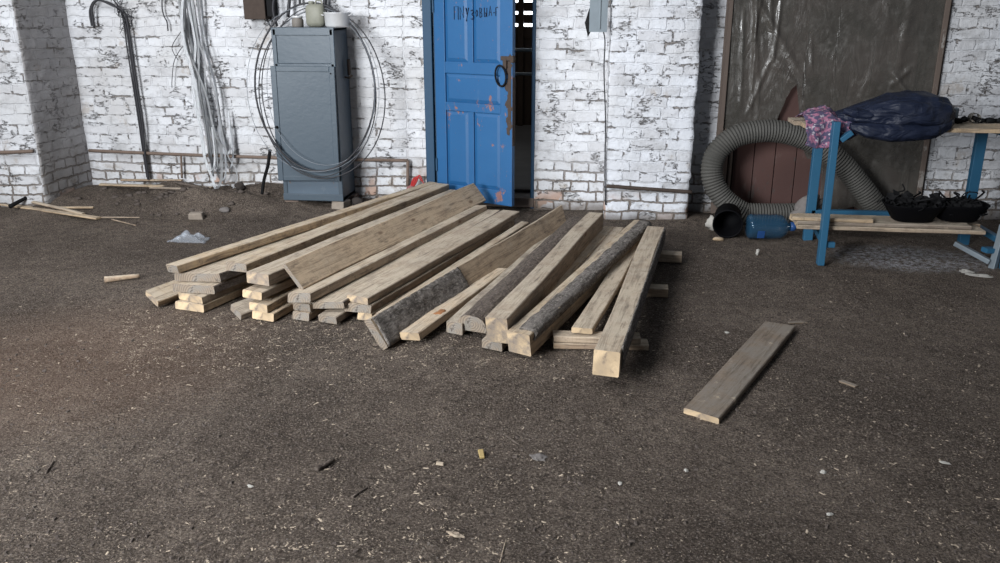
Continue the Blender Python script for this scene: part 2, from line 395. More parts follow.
def rock(bm, c, s, seed, sub=2, amp=.3):
    r = bmesh.ops.create_icosphere(bm, subdivisions=sub, radius=1.)
    for v in r['verts']:
        d = 1+amp*(noise.noise(v.co*1.4+Vector((seed*3.1, seed, 0)))) + amp*.4*noise.noise(v.co*4+Vector((0, seed, 0)))
        v.co = Vector((v.co.x*d*s[0], v.co.y*d*s[1], v.co.z*d*s[2]))+Vector(c)

# ------------------------------------------------------------------ floor
def gz(x, y):
    h = .010*noise.noise(Vector((x*1.3, y*1.3, 0)))+.006*noise.noise(Vector((x*5, y*5, 3)))
    # earth heaped along the wall in the corner
    u = (x+3.3)/1.15; v = (y+.08)/.55
    e = max(0., 1-(u*u)**1.4)*max(0., math.exp(-v*v))
    h += e*(.13+.07*noise.noise(Vector((x*3, y*4, 7)))+.02*noise.noise(Vector((x*11, y*11, 1))))
    u = (x+3.02)/.30; v = (y+.46)/.13
    h += .12*math.exp(-u*u-v*v)                                       # steep little bank
    v = (y+.35)/.5; h += .085*math.exp(-v*v)*min(1, max(0, (-3.9-x)/.35))
    v = (y+.1)/.42; h += .062*math.exp(-v*v)*max(0., 1-abs((x+2.2)/.75)**4)   # rise below the cabinet
    v = (y+.25)/.2; h += .035*math.exp(-v*v)*math.exp(-((x-.75)/.6)**2)
    return h
def onground(px, py):
    z = 0.
    for _ in range(12):
        p = atz(px, py, z); z = z*.5+.5*gz(p.x, p.y)
    return atz(px, py, z)
def make_floor():
    X0, X1, Y0, Y1, st = -6.4, 5.2, -6.9, .35, .024
    nx = int((X1-X0)/st); ny = int((Y1-Y0)/st); V = []; Fc = []
    for j in range(ny+1):
        y = Y0+(Y1-Y0)*j/ny
        for i in range(nx+1):
            x = X0+(X1-X0)*i/nx
            V.append((x, y, gz(x, y)+.0035*noise.noise(Vector((x*21, y*21, 5)))))
    for j in range(ny):
        for i in range(nx):
            a = j*(nx+1)+i; Fc.append((a, a+1, a+nx+2, a+nx+1))
    me = bpy.data.meshes.new('floor'); me.from_pydata(V, [], Fc); me.update()
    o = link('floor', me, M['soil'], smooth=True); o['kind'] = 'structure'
make_floor()

# loose chips and clods
def scatter(name, n, mat, smin, smax, label, cat, seed, flat=.25, near=1.0, clods=False):
    rg = random.Random(seed); V = []; Fc = []
    made = 0
    while made < n:
        px = rg.uniform(-20, 1020); py = 225+(563+12-225)*rg.random()**near
        if not clods and rg.random() < .28: px = rg.uniform(120, 640); py = rg.gauss(335, 22)
        if py < 222: continue
        p = atz(px, py, 0)
        if p.y > -.25: continue
        if noise.noise(Vector((p.x*.9, p.y*.9, seed)))+rg.uniform(-.6, .6) < -.1: continue
        made += 1
        s = rg.uniform(smin, smax)*(1 if rg.random() < .93 else 1.9); a = rg.uniform(0, PI); l = s*(rg.uniform(1, 2.4) if not clods else 1.1)
        ca, sa = math.cos(a), math.sin(a); z = gz(p.x, p.y); b = len(V); t = rg.uniform(-.3, .3)
        for (u, v, w) in ((-1,-.5,0),(1,-.6,0),(.9,.5,0),(-.8,.6,0),(-.8,-.3,1),(.8,-.4,1),(.7,.35,1),(-.7,.4,1)):
            uu, vv = u*l+rg.uniform(-.15, .15)*s, v*s+rg.uniform(-.15, .15)*s
            V.append((p.x+uu*ca-vv*sa, p.y+uu*sa+vv*ca, z-.001+w*s*(flat if not clods else .8)+uu*t))
        Fc += [(b,b+3,b+2,b+1),(b+4,b+5,b+6,b+7),(b,b+1,b+5,b+4),(b+1,b+2,b+6,b+5),(b+2,b+3,b+7,b+6),(b+3,b,b+4,b+7)]
    me = bpy.data.meshes.new(name); me.from_pydata(V, [], Fc); me.update()
    tag(link(name, me, mat), label, cat, kind='stuff')
scatter('wood_chips', 20000, M['chip'], .0014, .0034, 'pale wood chips and sawdust flakes scattered over the dark soil floor', 'wood chips', 3)
scatter('soil_crumbs', 9000, M['chipd'], .002, .0048, 'dark crumbs of soil lying loose over the whole earth floor', 'soil crumbs', 9, clods=True)

# ------------------------------------------------------------------ walls
def wallgrid(name, mat, frame, holes=(), st=.03, amp=.006, u0=0, u1=1, v0=0, v1=1, flip=False):
    """frame(u, v, d) -> world point, d = bulge"""
    us = [u0]; 
    def axis(a, b, cuts):
        pts = sorted({a, b, *[c for c in cuts if a < c < b]}); out = []
        for p, q in zip(pts, pts[1:]):
            k = max(1, round((q-p)/st)); out += [p+(q-p)*i/k for i in range(k)]
        return out+[b]
    U = axis(u0, u1, [h[0] for h in holes]+[h[1] for h in holes]); Vv = axis(v0, v1, [h[2] for h in holes]+[h[3] for h in holes])
    V = []; Fc = []
    for v in Vv:
        for u in U:
            edge = any(abs(u-h[i]) < 1e-6 for h in holes for i in (0, 1)) or u in (u0, u1)
            d = amp*(noise.noise(Vector((u*2.5, v*2.5, 1)))*1.3+noise.noise(Vector((u*9, v*13, 4)))*.8)
            V.append(frame(u, v, d))
    nu = len(U)
    for j in range(len(Vv)-1):
        for i in range(nu-1):
            uc = (U[i]+U[i+1])/2; vc = (Vv[j]+Vv[j+1])/2
            if any(h[0] < uc < h[1] and h[2] < vc < h[3] for h in holes): continue
            a = j*nu+i; q = (a, a+1, a+nu+1, a+nu); Fc.append(q[::-1] if flip else q)
    me = bpy.data.meshes.new(name); me.from_pydata(V, [], Fc); me.update()
    o = link(name, me, mat, smooth=True); return o
DX0, DX1, DZ = -1.345, -.485, 2.12     # blue door opening
GX0, GX1, GZ = .90, 2.46, 2.35        # film covered gate opening
TOP = 2.7
w = wallgrid('wall_back', M['brick'], lambda u, v, d: (u, -.004+d, v), [(DX0, DX1, 0, DZ), (GX0, GX1, 0, GZ)], .03, .006, -6.4, 5.2, -.1, TOP)
w['kind'] = 'structure'
# reveals of the two openings, 0.38 m deep
bm = BM()
for x in (DX0, DX1): box(bm, (x+(-.06 if x == DX0 else .06), .20, DZ/2), (.118, .38, DZ))
box(bm, ((DX0+DX1)/2, .20, DZ+.06), (DX1-DX0+.2, .38, .118))
for x in (GX0, GX1): box(bm, (x+(-.06 if x == GX0 else .06), .20, GZ/2), (.118, .38, GZ))
box(bm, ((GX0+GX1)/2, .20, GZ+.06), (GX1-GX0+.2, .38, .118))
struct('wall_reveal', bm, M['brick'])

def pier(name, x0, x1, yf, mat, sidemat, seedo=0):
    """brick pier with ragged corners: front, left and right faces in one mesh"""
    V = []; Fc = []; MI = []
    st = .025; nz = int((TOP+.1)/st); nd = max(2, int(abs(yf)/st)); nw = int((x1-x0)/st)
    path = [(x0, yf*i/nd, 'l') for i in range(nd)]+[(x0+(x1-x0)*i/nw, yf, 'f') for i in range(nw+1)]+[(x1, yf*(1-i/nd), 'r') for i in range(1, nd+1)]
    n = len(path)
    for j in range(nz+1):
        z = -.1+(TOP+.1)*j/nz
        for (x, y, s) in path:
            ch = max(0., 1-min(abs(x-x0), abs(x-x1))/.05)*(1 if s == 'f' else max(0, 1-abs(y-yf)/.05))
            e = .006*noise.noise(Vector((x*4+seedo, y*4, z*4)))+.004*noise.noise(Vector((x*15, y*15, z*18)))
            bite = ch*max(0., .008+.022*noise.noise(Vector((x0*7+(x > (x0+x1)/2)*9, seedo, z*17)))*.6+.010*noise.noise(Vector((x0, seedo, z*45)))+(.02*max(0, .45-z)))
            sx = (-1 if x < (x0+x1)/2 else 1)
            V.append((x-sx*bite*(.8)+(e if s != 'f' else 0), y+(e if s == 'f' else 0)+bite*.8, z))
    for j in range(nz):
        for i in range(n-1):
            a = j*n+i; Fc.append((a, a+1, a+n+1, a+n)); MI.append(0 if path[i][2] == 'f' and path[i+1][2] == 'f' else 1)
    me = bpy.data.meshes.new(name); me.from_pydata(V, [], Fc); me.update()
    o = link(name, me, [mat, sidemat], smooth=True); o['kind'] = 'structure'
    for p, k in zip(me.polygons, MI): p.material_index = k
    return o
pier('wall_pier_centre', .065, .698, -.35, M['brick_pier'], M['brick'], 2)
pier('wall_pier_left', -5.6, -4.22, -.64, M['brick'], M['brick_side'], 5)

# back room seen through the open door
bm = BM(); box(bm, (-1.2, 2.5, .0), (4.6, 4.3, .1)); struct('floor_back_room', bm, M['greyfloor'])
bm = BM(); box(bm, (-1.2, 2.5, 2.75), (4.6, 4.3, .1)); struct('ceiling_back_room', bm, M['darkwall'])
bm = BM(); box(bm, (-3.45, 2.5, 1.35), (.1, 4.3, 2.7)); struct('wall_back_room_left', bm, M['darkwall'])
bm = BM(); box(bm, (1.05, 2.5, 1.35), (.1, 4.3, 2.7)); struct('wall_back_room_right', bm, M['darkwall'])
bm = BM()
box(bm, (-1.2, 4.62, .62), (4.6, .05, 1.16))
zs = [aty(525, 37, 4.6).z+.147*i for i in range(10)]
box(bm, (-1.2, 4.60, (1.19+zs[0]-.02)/2), (4.6, .04, zs[0]-.02-1.19), .004)
for i in range(9): box(bm, (-1.2, 4.60+.008*(i % 2), zs[i]+.0735), (4.6, .04, .109), .004)
struct('wall_back_room_far', bm, M['darkwall'])
for k, x in enumerate((-2.6, aty(536, 13, 4.54).x+.1, aty(521, 13, 4.54).x, .3)):
    bm = BM(); box(bm, (x, 4.54, 1.35), (.07, .06, 2.6), .004); struct('trim_stud_%d' % (k+1), bm, M['darkwall'])
bm = BM(); box(bm, (-1.2, 4.75, 1.9), (4.6, .01, 1.7)); o = struct('daylight_sheet_1', bm, M['daylight'])  # glowing sheet standing in for outdoor daylight behind the slat gaps
for (py, nm) in ((50, .04), (74, .03)):
    p = aty(525, py, 2.6); bm = BM(); tube(bm, [(-3.4, 2.6, p.z), (1.0, 2.6, p.z)], nm/2, 8)
    tag(obj('rail', bm, M['galv'], smooth=True), 'horizontal grey rail across the dark room beyond the blue door, ' + ('upper one' if py == 50 else 'lower one'), 'rail', 'rails in the room behind the door')
bm = BM(); box(bm, ((DX0+DX1)/2, .10, .05), (DX1-DX0, .24, .075), .006); struct('door_1_sill', bm, M['frameold'])
bm = BM(); tube(bm, [(DX0+.03, .21, .10), (DX1-.03, .21, .10)], .012, 8); struct('trim_threshold', bm, M['rust'])

# ------------------------------------------------------------------ blue door
dr = bpy.data.objects.new('door_1', None); C.objects.link(dr); dr.location = (DX0, 0, 0); dr['kind'] = 'structure'
dr['label'] = 'blue painted wooden panel door standing ajar in white brick wall'; dr['category'] = 'door'
bm = BM()
box(bm, (.035, .02, DZ/2), (.07, .12, DZ), .006); box(bm, (.086, .035, DZ/2), (.028, .09, DZ), .005)
box(bm, (DX1-DX0-.014, .05, DZ/2), (.028, .12, DZ), .005)
box(bm, ((DX1-DX0)/2, .04, DZ-.03), (DX1-DX0-.01, .11, .06), .005)
obj('door_frame', bm, M['bluedark'], dr)
leaf = bpy.data.objects.new('door_leaf', None); C.objects.link(leaf)
LW = .69
def grid_leaf():
    bm = BM(); T = .042
    st = (.105, .555); mu = .33
    box(bm, (.0475, 0, 1.07), (.095, T, 1.96), .004); box(bm, (LW-.0525, 0, 1.07), (.105, T, 1.96), .004)
    for z0, z1 in ((.09, .205), (.78, .845), (1.06, 1.145), (1.93, 2.05)): box(bm, (.34, 0, (z0+z1)/2), (.49, T-.002, z1-z0), .004)
    box(bm, (.325, 0, .49), (.05, T-.003, .58), .004); box(bm, (.325, 0, 1.52), (.05, T-.003, .83), .004)
    box(bm, (.33, .004, 1.07), (.5, .012, 1.92))
    return bm
lf = obj('door_leaf_frame', grid_leaf(), M['blue'], dr)
def panel(x0, x1, z0, z1):
    bm = BM(); b = .028
    vs = [bm.verts.new(p) for p in ((x0,-.004,z0),(x1,-.004,z0),(x1,-.004,z1),(x0,-.004,z1),(x0+b,-.015,z0+b),(x1-b,-.015,z0+b),(x1-b,-.015,z1-b),(x0+b,-.015,z1-b))]
    back = [bm.verts.new((v.co.x, .002, v.co.z)) for v in vs[:4]]
    bm.faces.new(vs[4:]); 
    for i in range(4):
        j = (i+1) % 4; bm.faces.new((vs[i], vs[j], vs[4+j], vs[4+i])); bm.faces.new((vs[i], vs[j], back[j], back[i]))
    bm.faces.new(back[::-1]); return bm
pans = [obj('door_panel', panel(*a), M['blue'], dr) for a in ((.095,.30,.205,.78),(.35,LW-.105,.205,.78),(.095,LW-.105,.845,1.06),(.095,.30,1.145,1.93),(.35,LW-.105,1.145,1.93))]
# marker writing on the two upper panels
GL = {'П': [[(0,0),(0,1),(.75,1),(.75,0)]], 'N': [[(0,0),(0,1),(.7,.15),(.7,1.05)]], 'У': [[(0,1),(.35,.45)],[(.7,1),(.1,-.15)]],
      '3': [[(0,.9),(.35,1),(.55,.8),(.25,.55),(.6,.3),(.35,.02),(0,.1)]], 'О': [[(.3,.8),(.05,.5),(.2,.1),(.5,.15),(.55,.6),(.3,.8)]],
      'В': [[(0,0),(0,1),(.45,.85),(.4,.55),(0,.5),(.5,.4),(.5,.08),(0,0)]], 'Ь': [[(0,1),(0,.05),(.4,.1),(.42,.42),(0,.48)],[(.62,.95),(.62,.05)]],
      'А': [[(0,0),(.35,1),(.72,0)],[(.1,.38),(.62,.38)]], '-': [[(0,.45),(.45,.5)]], 'Г': [[(.1,0),(.1,.95),(.65,1.0)]]}
bm = BM(); x = .185; hh = .080; zz = 1.455
for i, (ch, sc) in enumerate(zip('ПNУ3ОВЬА-Г', (1.15,1.1,1.05,.85,.8,.85,.85,.85,.6,.75))):
    zb = zz+(.012 if i > 3 else -.005)+(.01 if i > 6 else 0)
    for s in GL[ch]:
        pts = [(x+a*.048*sc*.85, (-.0165 if not .30 < x+a*.048*sc*.85 < .35 else -.0235), zb+b*hh*sc) for a, b in s]
        tube(bm, pts, .0033, 5)
    x += .048*sc*(.95 if ch != '-' else .6)
txt = obj('door_writing', bm, M['ink'], dr)
# hasp, ring handle, worn iron plate
bm = BM(); ring = [(LW-.085+.045*math.cos(a), -.045-.012*math.sin(a), 1.06+.075*math.sin(a)) for a in [2*PI*k/24 for k in range(24)]]
tube(bm, ring, .0075, 6, closed=True)
hd = obj('door_handle', bm, M['black'], dr, True)
bm = BM(); box(bm, (LW-.035, -.03, 1.185), (.11, .02, .03), .004); box(bm, (LW-.055, -.028, 1.15), (.032, .03, .08), .005)
box(bm, (LW+.008, -.03, 1.18), (.03, .035, .05), .006)
hs = obj('door_hasp', bm, M['rust'], dr)
bm = BM(); box(bm, (LW-.022, -.0225, .93), (.028, .004, .42), .002); box(bm, (LW+.002, -.0, .80), (.004, .04, .5), .002)
for k in range(14): rock(bm, (LW-.03+.012*math.sin(k*2.1), -.021, .66+k*.04), (.016+.008*math.sin(k*1.7), .004, .03), k, 2, .7)
pl = obj('door_plate', bm, M['rust'], dr)
for z in (.35, 1.55):
    bm = BM(); tube(bm, [(.0, -.026, z-.05), (.0, -.026, z+.05)], .009, 8); h_ = obj('door_hinge', bm, M['bluedark'], dr)
    pans.append(h_)
bpy.data.objects.remove(leaf)
hinge = Matrix.Translation((.10, -.035, 0)) @ Matrix.Rotation(math.radians(-25), 4, 'Z')
for o in [lf, txt, hd, hs, pl]+pans: o.matrix_local = hinge

# ------------------------------------------------------------------ gate behind film
gt = bpy.data.objects.new('door_2', None); C.objects.link(gt); gt.location = (GX0, 0, 0); gt['kind'] = 'structure'
gt['label'] = 'wide oxblood plank gate covered with torn dusty plastic film'; gt['category'] = 'door'
GW = GX1-GX0
bm = BM(); box(bm, (.05, .03, GZ/2), (.10, .10, GZ), .006); box(bm, (GW-.05, .03, GZ/2), (.10, .10, GZ), .006); box(bm, (GW/2, .03, GZ-.05), (GW-.2, .10, .10), .006)
box(bm, (.125, .045, GZ/2), (.03, .07, GZ-.1), .004); box(bm, (GW-.125, .045, GZ/2), (.03, .07, GZ-.1), .004)
obj('gate_frame', bm, M['frameold'], gt)
for s in (0, 1):
    bm = BM(); x0 = .15+s*(GW-.3)/2; wd = (GW-.3)/2/4
    for i in range(4): box(bm, (x0+wd*(i+.5), .07+.002*(i % 2), 1.13), (wd-.006, .03, 2.18), .003)
    for z in (.42, 1.35): box(bm, (x0+wd*2, .048, z), (wd*4-.02, .02, .10), .003) if s else None
    obj('gate_leaf', bm, M['redwood'], gt)
bm = BM(); box(bm, (GW/2, .12, GZ/2), (GW-.1, .03, GZ-.05)); obj('gate_light_block', bm, M['darkwall'], gt)  # unseen sheet added to stop light showing between the planks
# film: outline in the plane of the wall, wrinkled
def film_bottom(x):   # lowest z of the film at x (x from GX0)
    t = x
    if t < .42: return .66+.03*noise.noise(Vector((t*14, 0, 0)))
    if t < .48: return .70+(t-.42)*3.0
    if t < .545: return .90+(t-.48)*1.6+.02*noise.noise(Vector((t*40, 1, 0)))
    if t < .60: return 1.0-(t-.545)*5
    if t < .64: return .60
    if t < .80: return .52+.05*noise.noise(Vector((t*20, 2, 0)))-(t-.64)*1.2
    return .06+.04*noise.noise(Vector((t*9, 5, 0)))
nu, nv = 150, 200; V = []; Fc = []
folds = [((.10,2.3),(.30,.72),.018,.012),((.22,2.3),(.36,1.15),.016,.012),((.18,2.2),(.24,.72),.010,.014),((.28,2.0),(.20,1.3),.012,.016),((.12,1.5),(.16,.8),.012,.012),((.10,1.75),(.66,.93),.022,.014),((1.28,1.7),(1.24,1.05),.03,.010),
         ((1.36,1.15),(1.20,.98),.02,.012),((.36,1.15),(.60,.95),.02,.018),((.62,1.35),(.64,1.1),.010,.006),((.35,1.2),(.2,.75),.014,.012),((.35,1.2),(.55,1.05),.012,.012),((.80,1.25),(.78,1.15),.012,.008),((1.2,1.1),(1.4,.85),.018,.02),((.38,1.6),(.36,1.15),.012,.016)]
for j in range(nv+1):
    for i in range(nu+1):
        x = .035+(GW-.07)*i/nu; zb = film_bottom(x); z = zb+(GZ-.03-zb)*j/nv
        y = -.032+.016*noise.noise(Vector((x*2.2, z*1.6, 0)))+.007*noise.noise(Vector((x*7+z*2, z*5, 2)))+.003*noise.noise(Vector((x*22, z*15, 4)))
        for (a, b, wd, am) in folds:
            ax, az = a; bx, bz = b; L2 = (bx-ax)**2+(bz-az)**2
            t = max(0, min(1, ((x-ax)*(bx-ax)+(z-az)*(bz-az))/L2))
            dd = math.hypot(x-ax-t*(bx-ax), z-az-t*(bz-az))
            y -= am*math.exp(-(dd/wd)**2)*math.sin(PI*min(1, max(0.02, t)))**.4
        V.append((x, min(y, -.024)-.002, z))
for j in range(nv):
    for i in range(nu): a = j*(nu+1)+i; Fc.append((a, a+1, a+nu+2, a+nu+1))
me = bpy.data.meshes.new('plastic_film'); me.from_pydata(V, [], Fc); me.update()
fo = link('plastic_film', me, M['film'], gt, smooth=True)
bm = BM(); box(bm, (GW-.04, -.045, GZ/2), (.035, .016, GZ-.06), .003); box(bm, (.028, -.045, GZ/2+.3), (.03, .016, GZ-.7), .003)
obj('film_batten', bm, M['frameold'], gt)

# ------------------------------------------------------------------ pipes on the wall
def walltube(name, pts, r, mat, label, cat, group=None, seg=8, n=6, y=-.05):
    P = [aty(p[0], p[1], p[2] if len(p) > 2 else y) for p in pts]
    bm = BM(); tube(bm, catmull(P, n) if n > 1 else P, r, seg)
    return tag(obj(name, bm, mat, smooth=True), label, cat, group)
walltube('pipe', [(89,150.5),(180,154.5),(268,157.5),(345,159.5),(408,160.5)], .013, M['pipe'], 'rusty horizontal pipe along the white brick wall behind the grey cabinet', 'pipe')
walltube('pipe', [(408,160.5),(407.5,186)], .013, M['pipe'], 'short rusty upright pipe dropping beside the blue door', 'pipe')
walltube('pipe', [(-20,153,-.67),(15,152,-.67),(33,151,-.67)], .014, M['pipe'], 'rusty pipe end crossing the front of the left brick pier', 'pipe')
walltube('pipe', [(606,186,-.385),(640,188.5,-.385),(692,192,-.385)], .014, M['rust'], 'dark rusty pipe across the foot of the central brick pier', 'pipe')
walltube('pipe', [(181,155),(182,178)], .009, M['pipe'], 'thin rusty stub below the long wall pipe, behind the hanging straps', 'pipe')

# ------------------------------------------------------------------ cable hook at left
ck = empty('cable_bundle', aty(146,178,-.05), 'hooked bundle of dark cables running down the white wall at left', 'cable')
def childat(o, par): o.parent = par; o.matrix_parent_inverse = Matrix.Translation(-par.location); return o
for k, (dx, dy) in enumerate(((0,0),(2,-.02),(-2,.01))):
    base = [(92,26),(90,9),(96,2),(110,4),(121,10),(126,28),(131,60),(136,92),(140,120),(144,150),(148,178)] if k != 2 else [(110,-12),(116,2),(124,14),(129,45),(134,80),(140,118),(145,150),(149,178)]
    P = [aty(a+dx*(1 if i < 9 else .3), b+(2*math.sin(i*2+k)), -.05+dy*.4-.012*(k == 1)) for i, (a, b) in enumerate(base)]
    bm = BM(); tube(bm, catmull(P, 7), .0085 if k < 2 else .006, 7); childat(obj('cable', bm, M['cable'], smooth=True), ck)
bm = BM()
rg = random.Random(4)
for k in range(9):
    cx, cy = 124+rg.uniform(-8, 4), 16+rg.uniform(-14, 16)
    P = [aty(cx+rg.uniform(-7, 7), cy+rg.uniform(-9, 9), -.06+rg.uniform(-.03, .02)) for _ in range(5)]
    tube(bm, catmull(P, 5), .0022, 5)
childat(obj('wire_tangle', bm, M['cable'], smooth=True), ck)
walltube('wire', [(163,-15),(162,6),(164,16),(167,22),(168,31)], .005, M['cable'], 'short black wire hanging on the wall beside the dark cable hook', 'wire')
walltube('wire', [(178,60),(172,48),(178,36),(184,30),(186,42),(180,50),(174,62),(172,80),(172,88)], .003, M['cable'], 'thin curled black wire left of the hanging white straps', 'wire')

# ------------------------------------------------------------------ straps
rg = random.Random(12)
def strap(pts, wd, mat, label, grp, y0=-.10):
    P = [aty(a, b, c) for a, b, c in pts]; bm = BM(); ribbon(bm, catmull(P, 7), wd, Vector((1, rg.uniform(-.35, .25), 0)).normalized())
    tag(obj('packing_strap', bm, mat, smooth=True), label, 'strap', grp)
for k in range(13):
    xt = 174+rg.uniform(0, 28); xb = 200+rg.uniform(0, 26); yb = rg.uniform(150, 190); yo = -.035-.05*rg.random()
    j = rg.uniform(-4, 4)
    pts = [(xt-6, -40, yo), (xt, 0, yo), (xt+(xb-xt)*.25+j, 45, yo), (xt+(xb-xt)*.5-j, 90, yo-.02), (xt+(xb-xt)*.82, 135, yo-.02), (xb, yb-6, yo-.02)]
    if k % 3 == 0: pts += [(xb+5, yb+4, yo-.04), (xb+9, yb-8, yo-.04), (xb+6, yb-40, yo-.03)]
    strap(pts, rg.uniform(.012, .02), M['strap'] if k % 4 else M['straps'], 'long narrow white strap hanging in the loose bundle on the wall', 'packing straps hanging on the left wall')
strap([(190,-40,-.1),(196,30,-.12),(214,90,-.13),(226,150,-.16),(236,170,-.2),(236,182,-.22),(232,190,-.22)], .013, M['strap'], 'single white strap curling away to the right of the bundle', None)
strap([(186,-40,-.1),(182,30,-.12),(196,90,-.12),(203,150,-.15),(212,178,-.2),(216,189,-.22),(221,180,-.2),(222,160,-.18)], .02, M['strap'], 'widest white strap with a loop at the foot of the bundle', None)
strap([(196,-40,-.1),(200,20,-.1),(208,55,-.11),(215,80,-.12),(221,120,-.12),(228,155,-.13)], .01, M['straps'], 'grey strap along the right edge of the hanging bundle', None)

# ------------------------------------------------------------------ rusty box on wall & metal trunking
p = aty(241, -10, -.12); q = aty(262, 19.5, -.12)
eb = empty('switch_box', (p.x+.09, 0, q.z), 'rusty dark switch box mounted high on the wall left of the cabinet', 'electrical box')
bm = BM(); box(bm, (-.0, -.06, .17), (.17, .12, .34), .006); obj('box_body', bm, M['rust'], eb)
bm = BM(); box(bm, (.115, -.05, .17), (.05, .10, .30), .006); obj('box_flange', bm, M['black'], eb)
bm = BM(); tube(bm, catmull([(.07,-.07,.01),(.11,-.08,-.06),(.17,-.09,-.10),(.21,-.1,-.12)], 6), .007, 6); obj('cable_tail', bm, M['cable'], eb, True)
tr = empty('metal_trunking', aty(598, 32, -.38), 'bent grey sheet metal channel hanging at the pier corner above the thin cable', 'metal channel')
b0 = tr.location
bm = BM(); box(bm, (.0, .0, .35), (.125, .008, .70)); box(bm, (-.06, .03, .35), (.006, .06, .72)); box(bm, (.06, .02, .36), (.006, .05, .70)); box(bm, (.01, -.008, .35), (.012, .008, .66), .003)
obj('channel', bm, M['galv'], tr)
bm = BM(); vs = [bm.verts.new(v) for v in ((-.066,.005,.16),(-.095,.01,.06),(-.07,.0,-.035),(-.052,.0,.0),(-.056,.0,.16))]; f = bm.faces.new(vs); bmesh.ops.solidify(bm, geom=[f], thickness=.004); obj('torn_flap', bm, M['black'], tr)
walltube('wire', [(603,30,-.365),(605,42,-.37),(604,70,-.365),(605.5,120,-.365),(605,165,-.365),(605.5,205,-.36)], .0045, M['cable'], 'thin dark cable running down the left corner of the central pier', 'wire')

# ------------------------------------------------------------------ cabinet
CZ = .10; CW, CD, CH = .475, .34, 1.295
cb = empty('metal_cabinet', (-2.415, -.02, CZ), 'tall blue-grey metal cabinet standing on bricks against the white wall', 'cabinet')
bm = BM(); t = .004
box(bm, (CW/2, -CD/2, .015), (CW, CD, .03), .003); box(bm, (CW/2, -CD/2, CH-.012), (CW, CD, .024), .003)
box(bm, (.006, -CD/2, CH/2), (.012, CD-.004, CH-.01), .002); box(bm, (CW-.006, -CD/2, CH/2), (.012, CD-.004, CH-.01), .002); box(bm, (CW/2, -.006, CH/2), (CW-.01, .01, CH-.01))
for x in (.018, CW-.018): box(bm, (x, -CD+.008, CH/2), (.032, .018, CH-.02), .003)
box(bm, (CW/2, -CD+.008, CH-.03), (CW-.02, .018, .05), .003); box(bm, (CW/2, -CD+.008, 1.02), (CW-.02, .018, .035), .003)
obj('body', bm, M['cab'], cb)
bm = BM(); box(bm, (CW/2, -CD+.012, 1.145), (CW-.058, .008, .214), .003); obj('upper_panel', bm, M['cab'], cb)
bm = BM(); box(bm, (CW/2, -CD+.010, .105), (CW-.06, .012, .13), .003); obj('lower_panel', bm, M['cabrust'], cb)
bm = BM(); box(bm, (CW/2, -CD-.004, .03), (CW+.004, .012, .05), .003); obj('plinth', bm, M['cab'], cb)
bm = BM(); DWd = .475; DHt = .855
box(bm, (-DWd/2, -.012, DHt/2), (DWd, .016, DHt), .003)
for x in (-.022, -DWd+.022): box(bm, (x, -.022, DHt/2), (.040, .008, DHt-.004), .003)
for z in (.02, DHt-.02): box(bm, (-DWd/2, -.022, z), (DWd-.084, .0075, .036), .003)
dd = obj('cabinet_door', bm, M['cab'], cb); dd.location = (CW-.012, -CD-.004, .165); dd.rotation_euler = (0, math.radians(.6), math.radians(6.5))
bm = BM(); tube(bm, [(-DWd+.02, -.026, .41), (-DWd+.02, -.045, .41)], .010, 10); obj('door_knob', bm, M['black'], dd, True)
bm = BM(); tube(bm, [(-.03, -.026, DHt-.05), (-.03, -.03, DHt-.05)], .006, 8); obj('keyhole', bm, M['black'], dd, True)
bm = BM(); box(bm, (CW+.03, -.10, 1.0), (.02, .03, .12), .004); tube(bm, [(CW-.01,-.12,.93),(CW+.03,-.12,.92),(CW+.06,-.12,.94)], .008, 6); obj('side_switch', bm, M['rust'], cb)
for k, (x, y, r, lab) in enumerate(((-2.37, -.31, .3, 'pale brick under the front left foot of the metal cabinet'), (-1.98, -.30, -.2, 'whitewashed broken brick under the front right foot of the cabinet'), (-2.36, -.08, .1, 'brick under the rear left foot of the metal cabinet'), (-1.97, -.07, 0, 'brick under the rear right foot of the metal cabinet'))):
    g = gz(x, y); bm = BM(); box(bm, (0,0,0), (.11, .12, CZ-g+.02), .012)
    for v in bm.verts: v.co += Vector((noise.noise(v.co*30), noise.noise(v.co*31), 0))*.006
    tag(obj('brick', bm, M['beige'] if k == 1 else M['brickred'], loc=(x, y, (CZ+g-.02)/2), rot=(0,0,r)), lab, 'brick', 'bricks under the cabinet')
bm = BM(); rock(bm, (0,0,.03), (.05,.04,.035), 3); p = atz(357, 203, 0); tag(obj('rubble_lump', bm, M['dirtrag'], smooth=True, loc=(-1.86,-.25,gz(-1.86,-.25))), 'dark lump of rubble at the right foot of the cabinet', 'rubble')
TZ = CZ+CH
# objects on top of cabinet
j = empty('glass_jar', (-2.255, -.22, TZ), 'small dirty jar with a pale rim on top of the cabinet, left of the canister', 'jar')
bm = BM(); lathe(bm, [(.038,0),(.043,.006),(.043,.05),(.034,.066),(.034,.07)], 24); obj('jar_body', bm, M['clay'], j, True)
bm = BM(); lathe(bm, [(.036,.066),(.040,.068),(.040,.079),(.036,.082),(.03,.080)], 24); obj('rim', bm, M['alum'], j, True)
cn = empty('metal_canister', (-2.115, -.21, TZ), 'rounded grey-green canister standing on top of the cabinet between jar and pan', 'canister')
bm = BM(); box(bm, (0,0,.083), (.145,.10,.166), .035); obj('canister_body', bm, M['enamel'], cn, True)
bm = BM(); tube(bm, [(-.03,0,.16),(-.03,0,.185)], .02, 14); obj('cap', bm, M['enamel'], cn, True)
bm = BM(); tube(bm, catmull([(.0,0,.160),(.01,0,.188),(.045,0,.188),(.055,0,.158)], 6), .006, 8); obj('handle', bm, M['enamel'], cn, True)
pn = empty('aluminium_pan', (-1.945, -.23, TZ), 'dented aluminium pan standing on the top right corner of the cabinet', 'pan')
bm = BM(); R = .096
